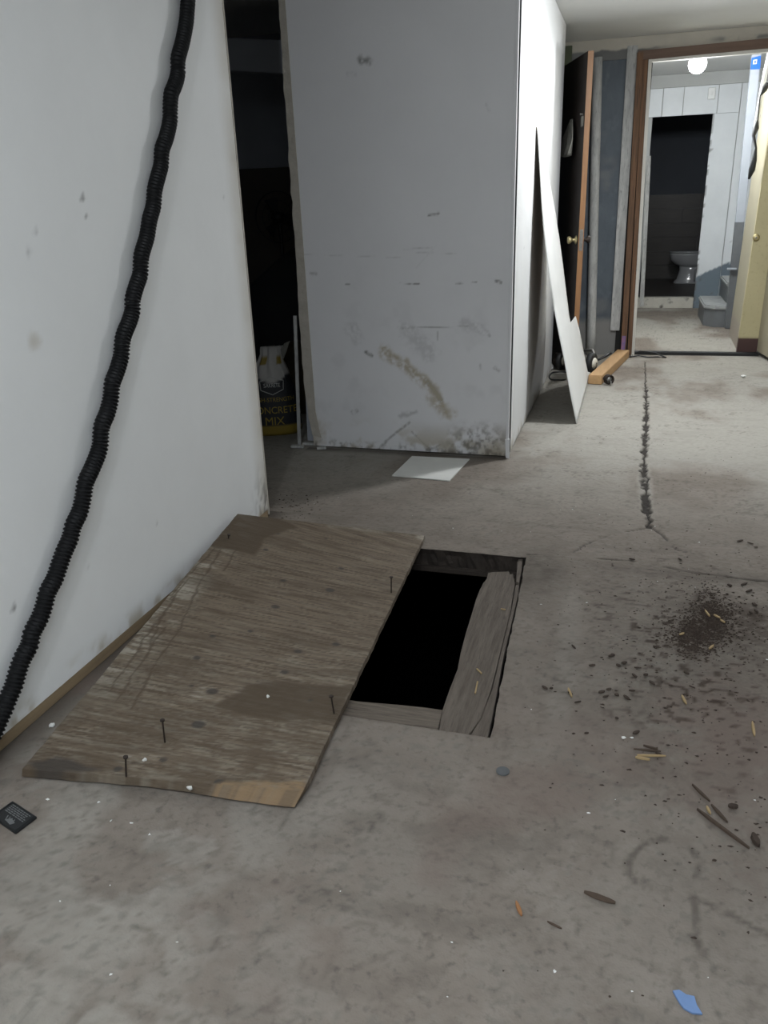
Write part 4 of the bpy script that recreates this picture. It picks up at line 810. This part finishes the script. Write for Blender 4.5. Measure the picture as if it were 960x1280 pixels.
# ---- small things lying on the floor
def shard(name, p0, p1, w, h, m, label, cat, group=None, bend=0):
    a = fl(*p0); b = fl(*p1); n = 6; bm = bmesh.new(); d = b - a; s_ = nrm(np.array([-d[1], d[0], 0.]))
    pts = [a + d * t_ + s_ * bend * math.sin(math.pi * t_) + (0, 0, h / 2 + .003) for t_ in np.linspace(0, 1, n)]
    ring = []
    for i, p in enumerate(pts):
        k_ = (.35, .9, 1, 1.05, .85, .3)[i] * random.uniform(.85, 1.15)
        ring.append([bm.verts.new(p + s_ * (cx * w / 2 * k_) + np.array([0, 0, cz * h / 2])) for cx, cz in ((-1, -.8), (1, -1), (.8, 1), (-.7, .8))])
    for r0, r1 in zip(ring[:-1], ring[1:]):
        for k_ in range(4): bm.faces.new((r0[k_], r0[(k_ + 1) % 4], r1[(k_ + 1) % 4], r1[k_]))
    bm.faces.new(ring[0][::-1]); bm.faces.new(ring[-1]); return tag(obj(name, bm, m), label, cat, group)
shard('stick', (871, 1014), (936, 1063), .008, .006, 'stick', 'longest brown stick lying on the concrete at the right edge', 'stick')
shard('stick', (865, 983), (887, 1004), .006, .005, 'stick', 'thin grey brown stick just above the longest stick', 'stick')
shard('stick', (889, 1008), (909, 1030), .008, .004, 'stick', 'short flat stick touching the longest stick', 'stick')
shard('splinter', (883, 1010), (888, 1020), .006, .004, 'splinter', 'pale splinter standing against the upper end of the longest stick', 'splinter')
shard('bark_piece', (940, 1046), (948, 1061), .014, .010, 'bark', 'black bark piece at the lower end of the longest stick', 'bark')
shard('bark_piece', (910, 1010), (922, 1011), .012, .007, 'bark', 'small black bark piece right of the longest stick', 'bark')
shard('wood_chip', (730, 1117), (769, 1131), .013, .004, 'stick', 'brown pointed wood chip alone on the open concrete', 'wood chip')
shard('splinter', (645, 1129), (652, 1147), .008, .004, 'orange_chip', 'orange wood splinter left of the brown pointed wood chip', 'splinter')
shard('splinter', (684, 1154), (702, 1163), .004, .003, 'stick', 'thin dark splinter below the orange wood splinter', 'splinter')
for i, (a, b, w) in enumerate((((792, 938), (826, 941), .010), ((796, 946), (832, 947), .010), ((804, 934), (822, 939), .008), ((794, 949), (812, 952), .009))):
    shard('splinter', a, b, w * .6, .003 + .001 * i, 'splinter' if i in (1, 3) else 'stick', ('brown splinter on the upper left of the small bundle below the dirt pile', 'longest tan splinter of the small bundle below the dirt pile', 'short brown splinter topmost in the small bundle below the dirt pile', 'short tan splinter lowest in the small bundle below the dirt pile')[i], 'splinter', 'splinters in the small bundle')
for (a, b, m, lb) in (((710, 862), (715, 873), 'splinter', 'tan leaf sliver on the concrete right of the hatch'), ((852, 871), (858, 882), 'splinter', 'pale tan splinter below the dirt pile'), ((940, 904), (943, 922), 'splinter', 'upright lying tan splinter near the right frame edge'),
                      ((887, 772), (881, 764), 'splinter', 'pale splinter on the upper left of the dirt pile'), ((892, 770), (900, 774), 'splinter', 'creamy wood bit in the middle of the dirt pile'), ((900, 776), (906, 780), 'splinter', 'pale wood bit on the right of the dirt pile'), ((849, 795), (855, 793), 'splinter', 'pale bit at the lower left of the dirt pile'),
                      ((886, 813), (892, 808), 'splinter', 'yellowish bit just below the dirt pile'), ((594, 853), (600, 868), 'splinter', None), ((597, 838), (601, 843), 'splinter', None)):
    if lb is None:
        continue
    shard('splinter', a, b, .007, .004, m, lb, 'splinter')
for a, b in (((594, 868), (597, 853)), ((596, 837), (602, 843)), ((626, 762), (632, 763))):
    p = fl(*a, zp); q = fl(*b, zp); bm = bmesh.new(); beam(bm, p + (0, 0, .003), q + (0, 0, .003), .004, .003); obj('splinter', bm, 'splinter', fr)
spots = [(689, 862), (681, 861), (713, 868), (722, 879), (752, 866), (757, 872), (761, 863), (771, 870), (764, 821), (773, 833), (780, 830), (793, 846), (797, 836), (807, 845), (815, 855), (820, 810), (838, 858), (858, 843), (865, 860), (790, 865), (783, 873), (733, 918), (795, 917), (771, 899), (717, 810), (740, 833), (766, 820), (936, 740), (943, 757), (938, 767), (945, 765), (930, 731), (912, 733), (866, 806), (850, 700), (790, 700), (945, 685), (925, 677), (938, 680), (823, 944)]
for i, (x, y) in enumerate(spots):
    r_ = random.uniform(4, 9); an = random.uniform(-.4, .9)
    if y < 705: lb_, gp_ = 'small dark bark chip lying beyond the crosswise floor crack', 'bark chips beyond the crosswise crack'
    elif x > 900: lb_, gp_ = 'small dark bark chip right of the dirt pile near the frame edge', 'bark chips right of the dirt pile'
    elif x < 735: lb_, gp_ = 'small dark bark chip lying between the hatch and the chip trail', 'bark chips nearest the hatch'
    elif y > 890: lb_, gp_ = 'small dark bark chip close to the bundle of splinters', 'bark chips by the splinter bundle'
    elif y < 842: lb_, gp_ = 'small dark bark chip in the upper chip trail leading to the dirt pile', 'bark chips of the upper trail'
    else: lb_, gp_ = 'small dark bark chip in the lower chip trail below the dirt pile', 'bark chips of the lower trail'
    shard('bark_chip', (x - r_ / 2 * math.cos(an), y - r_ / 2 * math.sin(an)), (x + r_ / 2 * math.cos(an), y + r_ / 2 * math.sin(an)), random.uniform(.005, .011), random.uniform(.002, .004), 'bark', lb_, 'bark chip', gp_)
# crumbs of earth: uncountable
bm = bmesh.new()
def crumb(x, y, r):
    vs = [bm.verts.new((x + r * random.uniform(.3, 1.8) * math.cos(a), y + r * random.uniform(.25, 1.2) * math.sin(a), .0005)) for a in np.linspace(0, 2 * math.pi, 6)[:-1] + random.random()]
    tp = bm.verts.new((x + r * .2, y, .0015 + r * random.uniform(.2, .5)))
    for k_ in range(5): bm.faces.new((vs[k_], vs[(k_ + 1) % 5], tp))
p1 = fl(893, 768); p2 = fl(862, 800); p3 = fl(930, 775)
for p, n, sx, sy in ((p1, 1000, .028, .085), (p2, 650, .038, .055), (fl(876, 785), 700, .03, .07), (p3, 300, .10, .15), (np.array([.22, 2.15]), 520, .20, .38), (np.array([.30, 1.55]), 90, .12, .25)):
    for _ in range(n):
        x = p[0] + random.gauss(0, sx); y = p[1] + random.gauss(0, sy)
        if x > HX1 + .02: crumb(x, y, random.choice((.0015, .002, .003, .0045)))
for _ in range(140): crumb(random.uniform(-.2, .8), random.uniform(1.0, 4.5), random.uniform(.0015, .0035))
for _ in range(60): x, y = fl(random.uniform(345, 400), random.uniform(618, 650))[:2]; crumb(x, y, random.uniform(.002, .006))
o = obj('earth_crumbs', bm, 'bark'); o['kind'] = 'stuff'; o['label'] = 'dark earth crumbs spilled over the concrete at the right'; o['category'] = 'earth'
bm = bmesh.new()
for _ in range(60):
    x, y = random.uniform(-1.3, .6), random.uniform(.9, 3.4)
    if not (-1.45 < x < HX1 + .02 and 1.2 < y < 2.9): crumb(x, y, random.uniform(.0012, .003))
for x, y in ((60, 999), (123, 1003), (139, 1026), (165, 1029), (187, 1043), (138, 1218), (693, 1214), (790, 922), (874, 678)): q = fl(x, y); crumb(q[0], q[1], .004)
o = obj('plaster_crumbs', bm, 'plaster_bit'); o['kind'] = 'stuff'; o['label'] = 'tiny white plaster crumbs sprinkled over the floor'; o['category'] = 'plaster'
for (x, y, r_, lb) in ((65, 909, .010, 'white plaster bit on the floor between left wall and plywood'), (929, 472, .02, 'white plaster bit on the far floor right of the long crack'), (779, 924, .006, 'white bit below the bark chips near the dirt pile')):
    q = fl(x, y); bm = bmesh.new(); bmesh.ops.create_icosphere(bm, subdivisions=1, radius=r_)
    for v_ in bm.verts: v_.co = Vector((v_.co.x * random.uniform(.7, 1.3), v_.co.y * random.uniform(.6, 1), v_.co.z * .45))
    mz = min(v_.co.z for v_ in bm.verts)
    for v_ in bm.verts: v_.co += Vector((q[0], q[1], .002 - mz))
    tag(obj('plaster_bit', bm, 'plaster_bit'), lb, 'plaster')
q = fl(628.5, 965); bm = bmesh.new(); tube(bm, [q + (0, 0, .001), q + (0, 0, .004), q + (0, 0, .0055)], [.0155, .0155, .011], 20); tag(obj('grey_disc', bm, 'grey_disc', None, False), 'small dark grey disc on the floor below the hatch', 'disc')
bm = bmesh.new(); prism(bm, [fl(x, y, .006) for x, y in ((841, 1238), (849, 1237), (858, 1243), (868, 1245), (871, 1256), (878, 1267), (866, 1266), (855, 1260), (850, 1254))], (0, 0, -.0035)); tag(obj('paint_flake', bm, 'blue_chip'), 'blue paint flake on the floor at the bottom right', 'paint flake')
# black plastic plate near the left wall with small raised print
pl = thing('floor_plate', 'square black plastic plate with grey print lying near the left wall', 'plate', (*fl(12, 1020)[:2], 0))
A0, A1, A2 = fl(15.5, 1000.5, .007), fl(46, 1020.5, .007), fl(19, 1041, .007); A3 = A0 + A2 - A1
bm = bmesh.new(); prism(bm, [A0, A1, A2, A3], (0, 0, -.006)); bmesh.ops.bevel(bm, geom=bm.edges[:], offset=.0015, segments=2, affect='EDGES'); obj('plate', bm, 'black', pl)
eu, ev = (A1 - A0), (A3 - A0)
bm = bmesh.new()
for (a, b), (c, d) in (((.06, .06), (.94, .06)), ((.94, .06), (.94, .94)), ((.94, .94), (.06, .94)), ((.06, .94), (.06, .06))): beam(bm, A0 + eu * a + ev * b + (0, 0, .0006), A0 + eu * c + ev * d + (0, 0, .0006), .0025, .0012)
obj('rim', bm, 'black', pl)
bm = bmesh.new()
for j in range(5):
    x = .14
    while x < .82:
        w_ = random.uniform(.04, .14); beam(bm, A0 + eu * x + ev * (.14 + .085 * j) + (0, 0, .0003), A0 + eu * min(x + w_, .86) + ev * (.14 + .085 * j) + (0, 0, .0003), .0022, .0006); x += w_ + .03
pp = lambda a, b: A0 + eu * a + ev * b + np.array([0, 0, .0006])
prism(bm, [pp(.52, .62), pp(.72, .70), pp(.66, .86), pp(.42, .80)], (0, 0, -.0006))
for k_ in range(4): beam(bm, pp(.36 + .09 * k_, .60), pp(.44 + .08 * k_, .82), .002, .0006)
obj('print', bm, 'black_print', pl)
# props used by the builder are not needed in the file
for o in list(bpy.data.objects):
    if '_w' in o: del o['_w']
